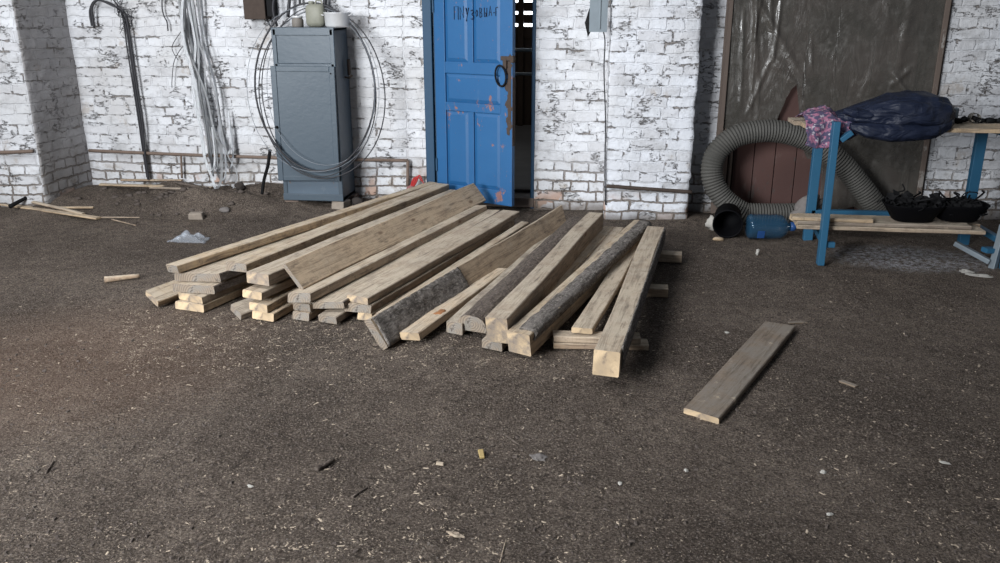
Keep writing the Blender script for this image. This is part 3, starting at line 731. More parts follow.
lathe(bm, [(.0,.002),(R-.016,0),(R-.004,.014),(R,.098),(R+.006,.102),(R+.004,.106),(R-.003,.1),(R-.008,.018),(R-.02,.008),(.0001,.007)], 36, False); obj('bowl', bm, M['alum'], pn, True)
for s in (-1, 1):
    bm = BM(); tube(bm, catmull([(s*(R-.002),-.028,.085),(s*(R+.018),-.02,.088),(s*(R+.018),.02,.088),(s*(R-.002),.028,.085)], 5), .004, 6); obj('handle', bm, M['alum'], pn, True)
for pts, r, lab in (([(277,26,-.2),(273,8,-.15),(277,-20,-.08)], .010, 'thick black cable rising from the left corner of the cabinet top'),
               ([(288,17,-.1),(291,-20,-.06)], .014, 'black cable rising behind the canister on the cabinet'),
               ([(300,5,-.06),(298,-25,-.06)], .010, 'black cable above the canister'),
               ([(325,12,-.06),(325,-25,-.06)], .016, 'thick black cable rising behind the aluminium pan')):
    P = [aty(a, b, c) for a, b, c in pts]; bm = BM(); tube(bm, catmull(P, 6), r, 8); tag(obj('power_cable', bm, M['cable'], smooth=True), lab, 'cable', 'power cables above the cabinet')
# coil of wire hung over the cabinet
co = empty('wire_coil', (-2.17, -.3, .4), 'large loose coil of dark wire hung over the cabinet top and hanging before its door', 'wire coil')
for k in range(5):
    P = []; cx = 318+(-3, 1, 4, -5, 3)[k]; rx = (60, 57, 63, 66, 54)[k]; top = (4, 7, 9, 5, 10)[k]; bot = (170, 176, 179, 173, 166)[k]
    for i in range(48):
        a = 2*PI*i/48; s = math.sin(a); c = math.cos(a)
        px = cx+rx*c+(-4*(s)) ; py = (top+bot)/2-(bot-top)/2*s*(1 if s > 0 else 1)
        yd = -.20-.265*(.5-.5*s)-.004*k
        if s < -.5: yd = min(yd, -.465)
        P.append(aty(px, py+1.2*math.sin(3*a+k), yd-.015*(s < -.2)))
    bm = BM(); tube(bm, P, (.0075, .004, .0045, .002, .002)[k], 6, closed=True)
    childat(obj('wire_turn', bm, M['cable'] if k < 3 else M['cablegrey'], smooth=True), co)
walltube('hose_pipe', [(270,150,-.42),(268,165,-.40),(264,180,-.38),(262,194,-.38)], .013, M['black'], 'thick black hose end hanging beside the lower left of the cabinet', 'hose')

# red valve by the door
rv = empty('red_rag', aty(409,188,-.10), 'small crumpled red rag by the upright pipe left of the blue door', 'rag')
bm = BM()
for k in range(3):
    P = catmull([(.02,0,.0),(.03+.015*k,-.01,.05),(.05+.02*k,-.01,.085+.01*k),(.09+.02*k,-.02,.09-.03*k)], 6); tube(bm, P, .012, 7, rf=lambda i, n: 1-.75*i/n)
obj('rag_tails', bm, M['red'], rv, True)
bm = BM(); rock(bm, (.02,0,-.01), (.045,.03,.035), 5, 3); obj('rag_bundle', bm, M['redp'], rv, True)

# ------------------------------------------------------------------ timber
def smooth01(t): return t*t*(3-2*t)
def timber(name, P0, P1, w, t, roll=0, mats=('fresh','end'), label='', group=None, wane=.0025, warp=0., bev=.004, seed=None, n=26, cutn=0., cutf=0., taper=1., bark=None, cat='board', round_=0., sag=0.):
    """P0,P1 = centres of the top face at the near and far ends. local X runs along the piece"""
    rg = random.Random(seed if seed is not None else hash(label) % 999 if False else sum(map(ord, label)))
    d = (P1-P0); L = d.length; ex = d.normalized(); ey = Vector((0,0,1)).cross(ex).normalized(); ez = ex.cross(ey)
    R = Matrix((ex, ey, ez)).transposed().to_4x4() @ Matrix.Rotation(math.radians(roll), 4, 'X')
    ph = rg.uniform(0, 50); cutn = cutn or rg.uniform(-.18, .18); czn = rg.uniform(-.25, .25)
    def sec(s):      # section points (y,z), z=0 top, -t bottom
        x = s*L; W = w*(1+(taper-1)*s)
        wl = wane*(noise.noise(Vector((x*2.1, ph, 0)))+.5*noise.noise(Vector((x*8, ph, 2)))); wr = wane*(noise.noise(Vector((x*2.3, ph+9, 0)))+.5*noise.noise(Vector((x*8, ph+5, 2))))
        dz = warp*math.sin(PI*s)*1.+sag*math.sin(PI*s)+.0012*noise.noise(Vector((x*5, ph, 8)))
        l = W/2+wl; r = -W/2+wr; b = bev
        if round_ > 0:
            k = 9; pts = []
            for i in range(k+1):
                a = PI*i/k; pts.append(((l+r)/2+(l-r)/2*math.cos(a)*1., -round_+round_*math.sin(a)**.8+.004*noise.noise(Vector((x*9, i*1.3, ph)))))
            pts += [(r+.004, -t), (l-.004, -t)]
            return [(y, z+dz) for y, z in pts]
        e = wane*.6
        bow = .012*noise.noise(Vector((x*.9, ph, 21)))*min(1, 4*s*(1-s)+.3); l += bow; r += bow
        return [(l-b-e, dz), (r+b+e, dz), (r+e*.4, dz-b), (r-e*.1, dz-t+b), (r+b, dz-t), (l-b, dz-t), (l, dz-t+b), (l-e*.4, dz-b)]
    bm = BM(); rings = []
    for i in range(n+1):
        s = i/n; S = sec(s); ring = []
        for (y, z) in S:
            x = s*L
            if i == 0: x += cutn*y+czn*z+.0009*noise.noise(Vector((y*40, z*40, ph)))
            if i == n: x += cutf*y+.0015*noise.noise(Vector((y*40, z*40, ph)))
            ring.append(bm.verts.new((x, y, z)))
        rings.append(ring)
    m = len(rings[0])
    for i in range(n):
        for k in range(m):
            f = bm.faces.new((rings[i][k], rings[i+1][k], rings[i+1][(k+1) % m], rings[i][(k+1) % m]))
            if round_ > 0 and k < 9: f.material_index = 2
            if wane >= .006 and k in (1,2,3,5,6,7): f.material_index = 2
    f = bm.faces.new(rings[0]); f.material_index = 1; f = bm.faces.new(rings[-1]); f.material_index = 1
    ms = [M[mats[0]], M[mats[1]], M[mats[2] if len(mats) > 2 else ('barkbrown' if wane >= .006 else mats[0])]]
    o = obj(name, bm, ms, smooth=False)
    o.matrix_world = Matrix.Translation(P0) @ R
    tag(o, label, cat, group)
    if bark:    # (profile points, start, end): rough bark sheet following the profile
        prof, xa, xb = bark; bm = BM(); nn = 70; mm = 5*(len(prof)-1); grid = []
        for i in range(nn+1):
            sx = xa+(xb-xa)*i/nn; row = []
            jag = .10*noise.noise(Vector((i*.35, ph, 1)))+.05*noise.noise(Vector((i*1.1, ph, 1)))
            for q in range(mm+1):
                u = min(1., max(0., q/mm+jag*(1-q/mm))); k = min(int(u*(len(prof)-1)), len(prof)-2); f = u*(len(prof)-1)-k
                (ya, za), (yb, zb) = prof[k], prof[k+1]
                ny, nz = (zb-za), (ya-yb); ln = math.hypot(ny, nz); ny, nz = ny/ln, nz/ln
                bulge = .0045+.005*min(1, math.sin(PI*q/mm)*2)+.006*noise.noise(Vector((sx*L*20, u*7, ph)))*min(1, math.sin(PI*q/mm)*3)
                row.append(bm.verts.new((sx*L+.01*noise.noise(Vector((u*6, ph, i//70))), ya+(yb-ya)*f+ny*bulge, za+(zb-za)*f+nz*bulge+warp*math.sin(PI*sx))))
            grid.append(row)
        fs = [bm.faces.new((grid[i][q], grid[i+1][q], grid[i+1][q+1], grid[i][q+1])) for i in range(nn) for q in range(mm)]
        bmesh.ops.recalc_face_normals(bm, faces=bm.faces); bmesh.ops.solidify(bm, geom=fs, thickness=.007)
        obj('bark', bm, M['bark'], o, True)
    return o
G = 'stacked boards and beams on the dirt floor'
def T(a, za, b, zb, *r, **k): return timber('board', atz(a[0], a[1], za), atz(b[0], b[1], zb), *r, **k)
# left end of the heap, bottom up
T((152,296),.07,(254,258),.06, .115,.04, 24, ('fresh','end'), 'short tan board end slanting down at the far left of the stack', G, cutn=.2)
T((189,303),.045,(430,199),.05, .185,.042, 0, ('fresh','end'), 'lowest flat board at the left corner of the stack, on the soil', G, wane=.004)
T((190,294.5),.09,(431,194),.095, .18,.042, 0, ('pale','end'), 'second board up at the left corner of the stack', G, wane=.004, cutn=.1)
T((193,285),.138,(432,191),.14, .235,.044, 0, ('brown','endg'), 'dark edged third board up at the left corner of the stack', G, wane=.006, cutn=-.25)
T((197,273.5),.190,(424,190),.185, .255,.045, -2, ('pale','endg'), 'wide pale board with a rough bark edge, near top of left stack', G, wane=.007, cutn=-.3)
T((171,265),.240,(433,182),.235, .075,.045, 0, ('fresh','endg'), 'long narrow board along the far left edge of the stack top', G, wane=.002)
T((236,263),.238,(442,183.5),.232, .125,.046, 0, ('fresh','endg'), 'long thick board on the stack top pointing at the blue door frame', G, wane=.003)
# second column
T((263,312),.045,(452,208),.045, .135,.042, 0, ('fresh','end'), 'bottom board of the second column, its yellow end on the soil', G)
T((258,303.5),.09,(452,205),.09, .12,.042, 0, ('fresh','end'), 'second board up in the column with yellow sawn ends', G, cutn=.1)
T((252,291),.152,(450,202),.14, .125,.04, 0, ('pale','end'), 'third board up in the yellow ended column, split along its end', G, wane=.003)
T((257,273),.236,(458,190),.20, .145,.062, 0, ('pale','end'), 'thick pale board behind the tilted plank, with bright yellow sawn end', G, wane=.003)
T((236,309),.035,(330,272),.03, .15,.032, 4, ('grey','endg'), 'flat grey offcut on the soil under the left part of the stack', G, cutn=.5, cutf=.2)
# third column
T((301,312),.045,(468,218),.05, .10,.042, 0, ('brown','endg'), 'lower pinkish square ended board below the tilted plank', G)
T((301,303.5),.092,(470,214),.10, .10,.042, 0, ('brown','endg'), 'upper pinkish square ended board below the tilted plank', G)
T((299,293),.150,(479,205),.155, .125,.048, -4, ('pale','endg'), 'brown edged board directly beneath the tilted plank', G, wane=.0055, cutn=-.2)
T((294.5,276.5),.215,(480,191.5),.215, .165,.027, 50, ('tan','endg'), 'broad plank tilted on its edge on top of the stack', G, bev=.003)
T((327,316),.045,(478,226),.05, .11,.04, 0, ('grey','endg'), 'low grey board end beside the wide pale plank', G)
T((325,302),.10,(489,209.5),.125, .20,.034, -3, ('pale','endg'), 'wide pale plank with a wavy edge in the middle of the stack', G, wane=.012, cutn=-.25)
# fourth column
T((365,312.5),.043,(500,236),.05, .08,.04, 0, ('fresh','end'), 'lowest narrow board of the middle stack of three', G)
T((358,304.5),.085,(505,219),.10, .145,.04, 0, ('brown','endg'), 'middle board of the three, grey end under the bright one', G, wane=.002)
T((357,296),.127,(511,210.5),.145, .135,.038, 0, ('pale','end'), 'top board of the middle three with two yellow corners at its end', G, wane=.002, cutn=.1)
T((381,313),.06,(525,221.5),.11, .06,.05, 0, ('brown','endg'), 'narrow strip board lying left of the dark barked plank', G)
# dark barked plank on edge
T((379,333),.085,(565,216.5),.13, .165,.05, 57, ('tan','endg'), 'thick plank on edge with dark bark on its near half and ragged far end', G, wane=.004, bev=.004, cutf=.6, bark=([(.080,.0),(0.,.0),(-.080,.0)],.004,.36))
kb = T((409,332.5),.062,(500,268),.07, .10,.042, -4, ('tan','end'), 'short board with an orange knot lying before the barked plank', G, cutn=-.1, wane=.003)
bm = BM(); rock(bm, (0,0,0), (.045,.026,.006), 61, 3, .5)
M['knot'] = simple('orange_knot', (.42,.19,.08,1), .7, 0, .6, 60)
o = obj('knot', bm, M['knot'], kb, True); o.location = (.30,-.012,-.001); o['label'] = 'orange resin-stained knot'
# half-round slab
T((471,315.5),.115,(577,216.5),.14, .155,.085, 0, ('grey','endg','barkbrown'), 'grey-brown half-round log with rings showing on its near end', G, round_=.065, wane=.004, cat='log')
T((455,322.5),.07,(560,226),.08, .09,.06, 0, ('grey','endg'), 'low grey board hidden beside the half-round log', G, wane=.004)
tag(timber('board', atz(492,341,.05), atz(510,326,.05), .11, .045, 0, ('grey','endg')), 'dark offcut block under the near end of the squared pale beam', 'block')
T((496,318),.188,(596,212.5),.20, .105,.132, 0, ('pale','end'), 'tall squared pale beam with dusty top beside the half-round log', G, wane=.001, cat='beam')
T((548,295),.085,(609,226),.09, .075,.03, 0, ('fresh','end'), 'narrow fresh board lying low between the two squared beams', G)
T((575,278),.085,(619,227),.09, .07,.03, 0, ('pale','end'), 'narrow pale strip half hidden behind the barked beam', G)
T((518,333),.135,(643,220.5),.175, .120,.112, 0, ('fresh','end'), 'heavy squared beam with a strip of grey bark along its right edge', G, cat='beam', wane=.001, bark=([(.018,.0),(-.040,.0),(-.059,-.008),(-.0605,-.045)],.02,.99))
T((582,328),.100,(632,246),.105, .10,.028, 0, ('pale','end'), 'thin pale board resting on the cross bearers between two beams', G)
T((607,351),.172,(656,226.5),.185, .112,.105, 0, ('pale','end'), 'rightmost heavy beam with nail holes and a dark barked right side', G, cat='beam', wane=.001, bark=([(-.050,.0),(-.0565,-.008),(-.057,-.10)],.02,.99))
# cross bearers
def bearer(a, b, z, w, t, label, m='brown'):
    timber('bearer', atz(*a, z), atz(*b, z), w, t, 0, (m,'end'), label, 'cross bearers under the beams', cat='bearer', n=8)
bearer((553,340), (648,342), .030, .09, .028, 'lower strip of the doubled cross bearer nearest the viewer')
bearer((553,333), (640,335), .062, .085, .030, 'upper strip of the doubled cross bearer nearest the viewer', 'pale')
bearer((520,280), (668,287), .055, .09, .05, 'middle cross bearer sticking out right of the rightmost beam')
bearer((560,246), (682,253), .060, .09, .055, 'farthest cross bearer, its pale end near the brick pier', 'pale')
# loose plank
P0 = atz(701,413,.032); P1 = atz(780,323.5,.032)
timber('loose_plank', P0, P1, .150, .027, 0, ('old','end'), 'single weathered plank lying apart on the soil right of the stack', wane=.002, cutn=.12, cutf=-.1, cat='plank')

# ------------------------------------------------------------------ left corner debris
def stick(name, a, b, r, mat, label, cat, flat=False, za=.02, zb=.02, group=None):
    A = onground(*a); B = onground(*b)
    A.z = gz(A.x, A.y)+za; B.z = gz(B.x, B.y)+zb
    if flat: timber(name, A, B, r, .014, 0, (mat,'end'), label, group, cat=cat, n=6)
    else:
        bm = BM(); P = [A.lerp(B, i/8)+Vector((noise.noise(Vector((i, a[0], 0))), noise.noise(Vector((i, a[0], 5))), 0))*r*1.2 for i in range(9)]
        for p in P: p.z = max(p.z, gz(p.x, p.y)+r*.6)
        tube(bm, P, r, 6, rf=lambda i, n: 1-.4*i/n); tag(obj(name, bm, M[mat], smooth=True), label, cat, group)
stick('lath', (-15,203), (99,220), .055, 'fresh', 'longest pale lath lying on the soil at the left edge', 'lath', True, .02, .02)
stick('lath', (34,206), (84,217), .035, 'pale', 'short pale lath across the long one at the left edge', 'lath', True, .04, .03)
stick('lath', (58,209), (94,209), .03, 'fresh', 'short lath pointing right, behind the long left laths', 'lath', True, .02, .02)
stick('bracket', (11,213), (34,203), .018, 'black', 'black bracket lying across the laths by the left pier', 'bracket', False, .05, .07)
stick('twig', (102,220), (140,220), .006, 'pale', 'thin pale twig on the soil before the earth mound', 'twig')
stick('twig', (112,222), (136,228), .005, 'brown', 'thin brown twig right of the left laths', 'twig')
def sitlath(a, b, w, mat, label):
    A = aty(a[0], a[1], a[2]); B = aty(b[0], b[1], b[2]); A.z = max(A.z, gz(A.x, A.y)+.015); B.z = max(B.z, gz(B.x, B.y)+.015)
    timber('lath', A, B, w, .014, 0, (mat,'end'), label, None, cat='lath', n=6)
sitlath((100,183.5,-.12), (212,187,-.15), .05, 'fresh', 'pale lath lying along the top of the earth mound by the wall')
sitlath((122,179,-.05), (182,180,-.04), .035, 'brown', 'reddish brown lath against the foot of the wall on the mound')
sitlath((150,187,-.2), (198,196,-.35), .025, 'grey', 'grey stick slanting down the mound below the straps')
sitlath((176,183,-.14), (205,198,-.38), .03, 'barkbrown', 'dark stick slanting down the mound beside the grey stick')
def lump(name, px, py, s, mat, label, cat, seed, sub=3, rot=0, amp=.3, sink=.3):
    p = onground(px, py); z = gz(p.x, p.y); bm = BM(); rock(bm, (0,0,0), s, seed, sub, amp)
    return tag(obj(name, bm, M[mat], smooth=True, loc=(p.x, p.y, z+s[2]*(1-sink)), rot=(0,0,rot)), label, cat)
p = onground(197,219); bm = BM(); box(bm, (0,0,0), (.11,.06,.055), .01)
for v in bm.verts: v.co += Vector((noise.noise(v.co*25), noise.noise(v.co*26+Vector((3,0,0))), noise.noise(v.co*24+Vector((0,5,0)))))*.008
tag(obj('half_brick', bm, M['beige'], loc=(p.x, p.y, gz(p.x,p.y)+.024), rot=(0,0,.1)), 'small pale half brick alone on the soil behind the stack', 'brick')
lump('rubble_lump', 228, 187, (.10,.06,.085), 'dirtrag', 'dark crumpled lump at the wall foot below the white straps', 'rubble', 8, amp=.5)
lump('rubble_lump', 240, 190, (.04,.035,.035), 'dirtrag', 'small dark lump right of the crumpled one below the straps', 'rubble', 9, amp=.5)
lump('stone', 224, 205, (.04,.03,.02), 'stone', 'small grey stone on the mound foot below the straps', 'stone', 12)
lump('rubble_lump', 46, 197, (.05,.04,.04), 'dirtrag', 'dark clod against the foot of the left pier', 'rubble', 14, amp=.5)
stick('wood_offcut', (105,283), (140,279), .020, 'brown', 'short brown round offcut on the soil left of the stack', 'offcut', False, .02, .02)
rg = random.Random(44); bm = BM()
for k in range(46):
    x = rg.gauss(-3.3, .38); y = rg.gauss(-.45, .16)
    if y > -.08: continue
    q = rg.uniform(.008, .024); rock(bm, (x, y, gz(x, y)+q*.25), (q*1.3, q, q*.7), k, 2, .6)
tag(obj('earth_clods', bm, M['chipd'], smooth=True), 'dark clods of earth lying over the mound at the foot of the wall', 'earth clods', kind='stuff')
# clear polythene scrap
p = onground(190,242); bm = BM(); n_ = 26; g = [[None]*(n_+1) for _ in range(n_+1)]
for i in range(n_+1):
    for k in range(n_+1):
        u = i/n_*2-1; v = k/n_*2-1; rr = max(abs(u), abs(v)); q = Vector((u*.125*(1+.3*noise.noise(Vector((v*2,3,0)))), v*.07*(1+.4*noise.noise(Vector((u*2,7,0)))), 0))
        zz = .012+.10*max(0, 1-rr)**1.3*(.6+.8*noise.noise(Vector((u*3, v*3, 1))))+.016*abs(noise.noise(Vector((u*8, v*8, 3))))
        g[i][k] = bm.verts.new((q.x, q.y, max(zz, .006)))
fs = [bm.faces.new((g[i][k], g[i+1][k], g[i+1][k+1], g[i][k+1])) for i in range(n_) for k in range(n_)]
tag(obj('plastic_bag', bm, M['polybag'], smooth=True, loc=(p.x, p.y, gz(p.x,p.y))), 'crumpled clear plastic bag on the soil behind the stack', 'bag')

# ------------------------------------------------------------------ foreground litter
def shard(name, px, py, l, w_, t, ang, mat, label, cat):
    p = atz(px, py); bm = BM()
    if cat in ('plaster crumb', 'stone', 'leaf'): rock(bm, (0,0,t*.4), (l*.55, w_*.6, t*.6), px*.37, 3, .7)
    else: box(bm, (0,0,t/2), (l, w_, t), min(t, w_)*.2)
    for v in bm.verts: v.co.x += .12*l*noise.noise(v.co*60); v.co.y += .25*w_*noise.noise(v.co*50+Vector((1,2,3))); v.co.z += .1*t
    tag(obj(name, bm, M[mat], loc=(p.x, p.y, gz(p.x,p.y)+.001), rot=(.05, .05, math.radians(ang))), label, cat)
shard('wood_splinter', 481.5, 455, .055, .018, .01, -75, 'yellow', 'bright yellow wood splinter on the soil, centre foreground', 'splinter')
shard('wood_splinter', 440, 464, .028, .014, .008, 0, 'chip', 'small tan wood chip at the end of a thin twig', 'splinter')
stick('twig', (392,474), (436,462), .0028, 'barkbrown', 'thin dark twig ending at a tan chip in the foreground', 'twig', za=.004, zb=.004)
stick('wood_offcut', (316,472), (334,462), .011, 'barkbrown', 'short dark stick with a pale cut end in the left foreground', 'offcut', za=.01, zb=.01)
shard('flat_stone', 538, 458, .05, .04, .008, 10, 'stone', 'flat grey stone on the soil right of the yellow splinter', 'stone')
shard('dry_leaf', 455, 537, .05, .016, .008, -15, 'pale', 'pale curled dry leaf near the bottom edge of the picture', 'leaf')
shard('plaster_crumb', 823, 473, .014, .013, .010, 10, 'whitish', 'small white plaster crumb on the soil before the loose plank', 'plaster crumb')
shard('plaster_crumb', 830, 515, .022, .010, .007, 30, 'whitish', 'flat whitish plaster flake in the lower right foreground', 'plaster crumb')
shard('plaster_crumb', 945, 464, .035, .010, .005, -15, 'whitish', 'thin white flake on the soil at the right side', 'plaster crumb')
shard('plaster_crumb', 250, 486, .018, .008, .006, 0, 'whitish', 'small white flake in the left foreground', 'plaster crumb')
shard('plaster_crumb', 727, 373-40, .02, .012, .006, 0, 'whitish', 'small white flake between the stack and the loose plank', 'plaster crumb')
shard('plaster_crumb', 686, 471, .012, .012, .009, 0, 'whitish', 'tiny white crumb below the near end of the loose plank', 'plaster crumb')
shard('plaster_crumb', 620, 484, .012, .012, .009, 0, 'whitish', 'tiny white crumb in the centre foreground right of the flat stone', 'plaster crumb')
shard('plaster_crumb', 757, 255, .018, .02, .035, 0, 'whitish', 'upright white crumb on the soil before the blue bottle', 'plaster crumb')
shard('plaster_crumb', 980, 276, .13, .03, .012, -6, 'whitish', 'long white plaster slab at the right edge below the bench', 'plaster crumb')
shard('plaster_crumb', 966, 272, .06, .03, .014, -15, 'whitish', 'short white plaster piece behind the long slab at the right edge', 'plaster crumb')
shard('wood_splinter', 797, 324, .10, .022, .008, 20, 'old', 'dark splinter at the far end of the loose plank', 'splinter')
shard('wood_splinter', 848, 385, .07, .02, .008, -40, 'old', 'brown splinter on the soil right of the loose plank', 'splinter')
shard('plaster_crumb', 735, 260-18, .03, .03, .012, 0, 'whitish', 'pale fragment on the soil before the black drum', 'plaster crumb') if False else None
stick('twig', (500,563), (506,540), .002, 'pale', 'thin pale straw at the bottom edge of the picture', 'twig', za=.003, zb=.003)
stick('twig', (46,474), (54,462), .004, 'barkbrown', 'short dark twig in the far left foreground', 'twig', za=.004, zb=.004)
stick('twig', (352,498), (368,488), .004, 'barkbrown', 'short dark twig below the stick with pale cut end', 'twig', za=.004, zb=.004)
stick('twig', (505,436), (520,446), .003, 'barkbrown', 'small brown twig above the yellow splinter', 'twig', za=.004, zb=.004)

# ------------------------------------------------------------------ corrugated hose
bm = BM(); ctl = [(915,236,-.45),(885,216,-.28),(862,188,-.24),(842,164,-.24),(815,143,-.24),(785,132.5,-.26),(757,131.5,-.28),(733,138,-.30),(716,154,-.32),(712,175,-.34),(722,197,-.36),(745,214,-.37),(775,225,-.36),(810,232,-.32)]
P = catmull([aty(*c) for c in ctl], 22)
hr = .083
# resample evenly
res = [P[0]]; acc = 0; step = .0105
for a, b in zip(P, P[1:]):
    L = (b-a).length; 
    while acc+L >= step:
        t = (step-acc)/L; a = a.lerp(b, t); L = (b-a).length; acc = 0; res.append(a.copy())
    acc += L
res = [Vector((p.x, p.y, max(p.z, hr+.004))) for p in res]
tube(bm, res, hr, 22, rf=lambda i, n: 1.0 if i % 2 else .90)
tag(obj('ventilation_hose', bm, M['hose'], smooth=False), 'thick grey corrugated hose looping against the plank gate behind the bench', 'hose')
# black drum lying with its mouth to the viewer
p = atz(728,238.5); dz = .105
bm = BM(); lathe(bm, [(.001,.20),(.085,.20),(.092,.19),(.098,.02),(.104,.012),(.104,0),(.096,-.002),(.091,.01),(.084,.185),(.001,.19)], 32, False)
o = tag(obj('black_drum', bm, M['blackp'], smooth=True, loc=(p.x-.01, p.y, gz(p.x,p.y)+dz)), 'black round plastic drum lying with its open mouth facing out beside the bottle', 'drum')
o.rotation_euler = (-PI/2+.10, 0, -.14)
p = atz(709,232); bm = BM(); rock(bm, (0,0,0), (.04,.03,.045), 21, 3, .6); tag(obj('plaster_lump', bm, M['whitish'], smooth=True, loc=(p.x+.02,p.y+.05,gz(p.x,p.y)+.05)), 'whitish plaster lump between the pier foot and the black drum', 'rubble')
p = atz(718,239); bm = BM(); rock(bm, (0,0,0), (.04,.025,.014), 22, 2, .4); tag(obj('wood_scrap', bm, M['fresh'], smooth=True, loc=(p.x,p.y-.03,gz(p.x,p.y)+.01)), 'small pale wood scrap on the soil under the black drum', 'wood scrap')
# blue water bottle lying down
p = atz(765,240); R = .088
bt = empty('water_bottle', (p.x-.13, p.y+.03, gz(p.x,p.y)), 'large clear blue plastic water bottle lying between drum and bench', 'bottle')
bm = BM(); prof = [(.001,0),(.055,.004),(.08,.014)]
for k in range(14):
    z = .03+k*.014; prof.append((R-(.004 if k % 2 else 0), z))
prof += [(.084,.235),(.070,.262),(.045,.285),(.028,.300),(.027,.32)]
lathe(bm, prof, 32, False)
for v in bm.verts: v.co += v.co.normalized()*.003*noise.noise(v.co*22)
b1 = obj('bottle_body', bm, M['pet'], bt, True); b1.rotation_euler = (0, PI/2, .1); b1.location = (0, 0, R+.002)
M['capblue'] = simple('blue_cap', (.02,.07,.22,1), .4)
bm = BM(); lathe(bm, [(.001,.338),(.030,.337),(.032,.33),(.032,.305),(.028,.303)], 20, False); b2 = obj('bottle_cap', bm, M['capblue'], bt, True); b2.rotation_euler = b1.rotation_euler; b2.location = b1.location
bm = BM(); box(bm, (0,0,0), (.05,.004,.055), .002); b3 = obj('bottle_label', bm, M['capblue'], bt); b3.location = (.09, -.082, .055); b3.rotation_euler = (.25, 0, .1)
# grey sacking behind
bm = BM(); rock(bm, (0,0,0), (.11,.05,.07), 31, 3, .6); p = aty(808,205,-.62); tag(obj('cloth_sack', bm, M['stone'], smooth=True, loc=(p.x, -.66, .20), rot=(0,-.6,0)), 'grey crumpled sacking behind the left end of the shelf boards', 'sack')

# ------------------------------------------------------------------ bench
bn = empty('work_bench', (1.42,-1.35,0), 'blue painted steel bench frame with a pale board top by the gate', 'bench')
def bar(a, b, wd, dp, name='leg', mat='bench', roll=None):
    A = Vector(a); B = Vector(b); bm = BM(); L = (B-A).length; box(bm, (0,0,L/2), (wd, dp, L), .003)
    o = obj(name, bm, M[mat]); q = (B-A).to_track_quat('Z', 'Y')
    o.parent = bn; o.matrix_parent_inverse = Matrix.Translation(-bn.location); o.matrix_basis = Matrix.Translation(A) @ q.to_matrix().to_4x4()
    return o
YF, YR = -1.33, -.74; XL, XR = 1.42, 2.50
bar((XL,YF-.01,.0), (XL-.005,YF-.01,.89), .055, .04)
bar((1.475,YR,.0), (1.475,YR,.83), .06, .045)
bar((XR+.02,YF,.0), (XR,YF,.85), .055, .045)
bar((XR,YR,.0), (XR-.0,YR,.83), .065, .045)
bar((XL,YF+.02,.165), (1.475,YR,.165), .04, .035, 'rail'); bar((XR,YF+.02,.165), (XR,YR,.165), .04, .035, 'rail')
bar((1.475,YR,.20), (XR,YR,.20), .045, .035, 'rail')
bar((XL,YF+.02,.80), (1.475,YR,.80), .04, .035, 'rail'); bar((XR,YF+.02,.80), (XR,YR,.80), .04, .035, 'rail')
bar((1.475,YR-.03,.80), (XR+.6,YR-.03,.80), .035, .03, 'rail')
bar((XL+.01,YF,.13), (XL+.075,YF,.13), .035, .035, 'bracket'); bar((XL+.03,YF-.01,.78), (XL+.09,YF-.01,.83), .045, .03, 'bracket')
bar((XR-.02,YR+.0,.78), (XR+.45,YR-.02,.70), .05, .02, 'brace')
bm = BM(); box(bm, (2.05-1.42, .42, .8375), (1.62, .20, .026), .003); o = obj('tabletop', bm, M['pale'], bn)
bm = BM(); box(bm, (2.05-1.42, .20, .8375), (1.55, .22, .026), .003); o = obj('tabletop', bm, M['fresh'], bn)
# things at the lower right: trestle piece
a = aty(945,210,-1.0)
bar2 = []
tt = empty('steel_trestle', atz(985,262), 'bent blue and grey steel trestle leg at the right edge below the bench', 'trestle')
def cbar(A, B, wd, dp, nm, mat, par):
    bm = BM(); L = (B-A).length; box(bm, (0,0,L/2), (wd, dp, L), .003); o = obj(nm, bm, M[mat]); mw = Matrix.Translation(A) @ (B-A).to_track_quat('Z','Y').to_matrix().to_4x4()
    o.parent = par; o.matrix_parent_inverse = Matrix.Translation(-par.location); o.matrix_basis = mw
A = atz(958,249,.08); A = aty(955,243,-1.15); B = aty(990,262,-1.30); cbar(A, B, .035, .03, 'strut', 'galv', tt)
cbar(aty(992,270,-1.30), aty(1004,225,-1.28), .04, .035, 'leg', 'galv', tt); cbar(aty(984,250,-1.28), aty(1012,250,-1.24), .06, .03, 'crossbar', 'bench', tt)
# boards on the lower rail
for k, (xa, xb, yc, zt, wd, th, lab, m) in enumerate((
    (1.28, 2.38, -1.215, .238, .16, .024, 'lowest long pale board on the lower rail of the bench', 'pale'),
    (1.26, 2.30, -1.205, .262, .15, .022, 'second long board up on the lower rail of the bench', 'grey'),
    (1.24, 1.72, -1.225, .287, .10, .022, 'short bright board on top of the bench shelf boards at left', 'fresh'),
    (1.33, 2.42, -1.03, .238, .17, .024, 'rear long board on the lower rail of the bench', 'brown'),
    (1.50, 2.34, -1.21, .212, .12, .022, 'board hanging lowest under the trays on the bench shelf', 'brown'))):
    if k == 4: continue
    timber('shelf_board', Vector((xa, yc, zt)), Vector((xb, yc-.02, zt)), wd, th, 0, (m,'end'), lab, 'boards on the lower rail of the bench', n=10, wane=.003)
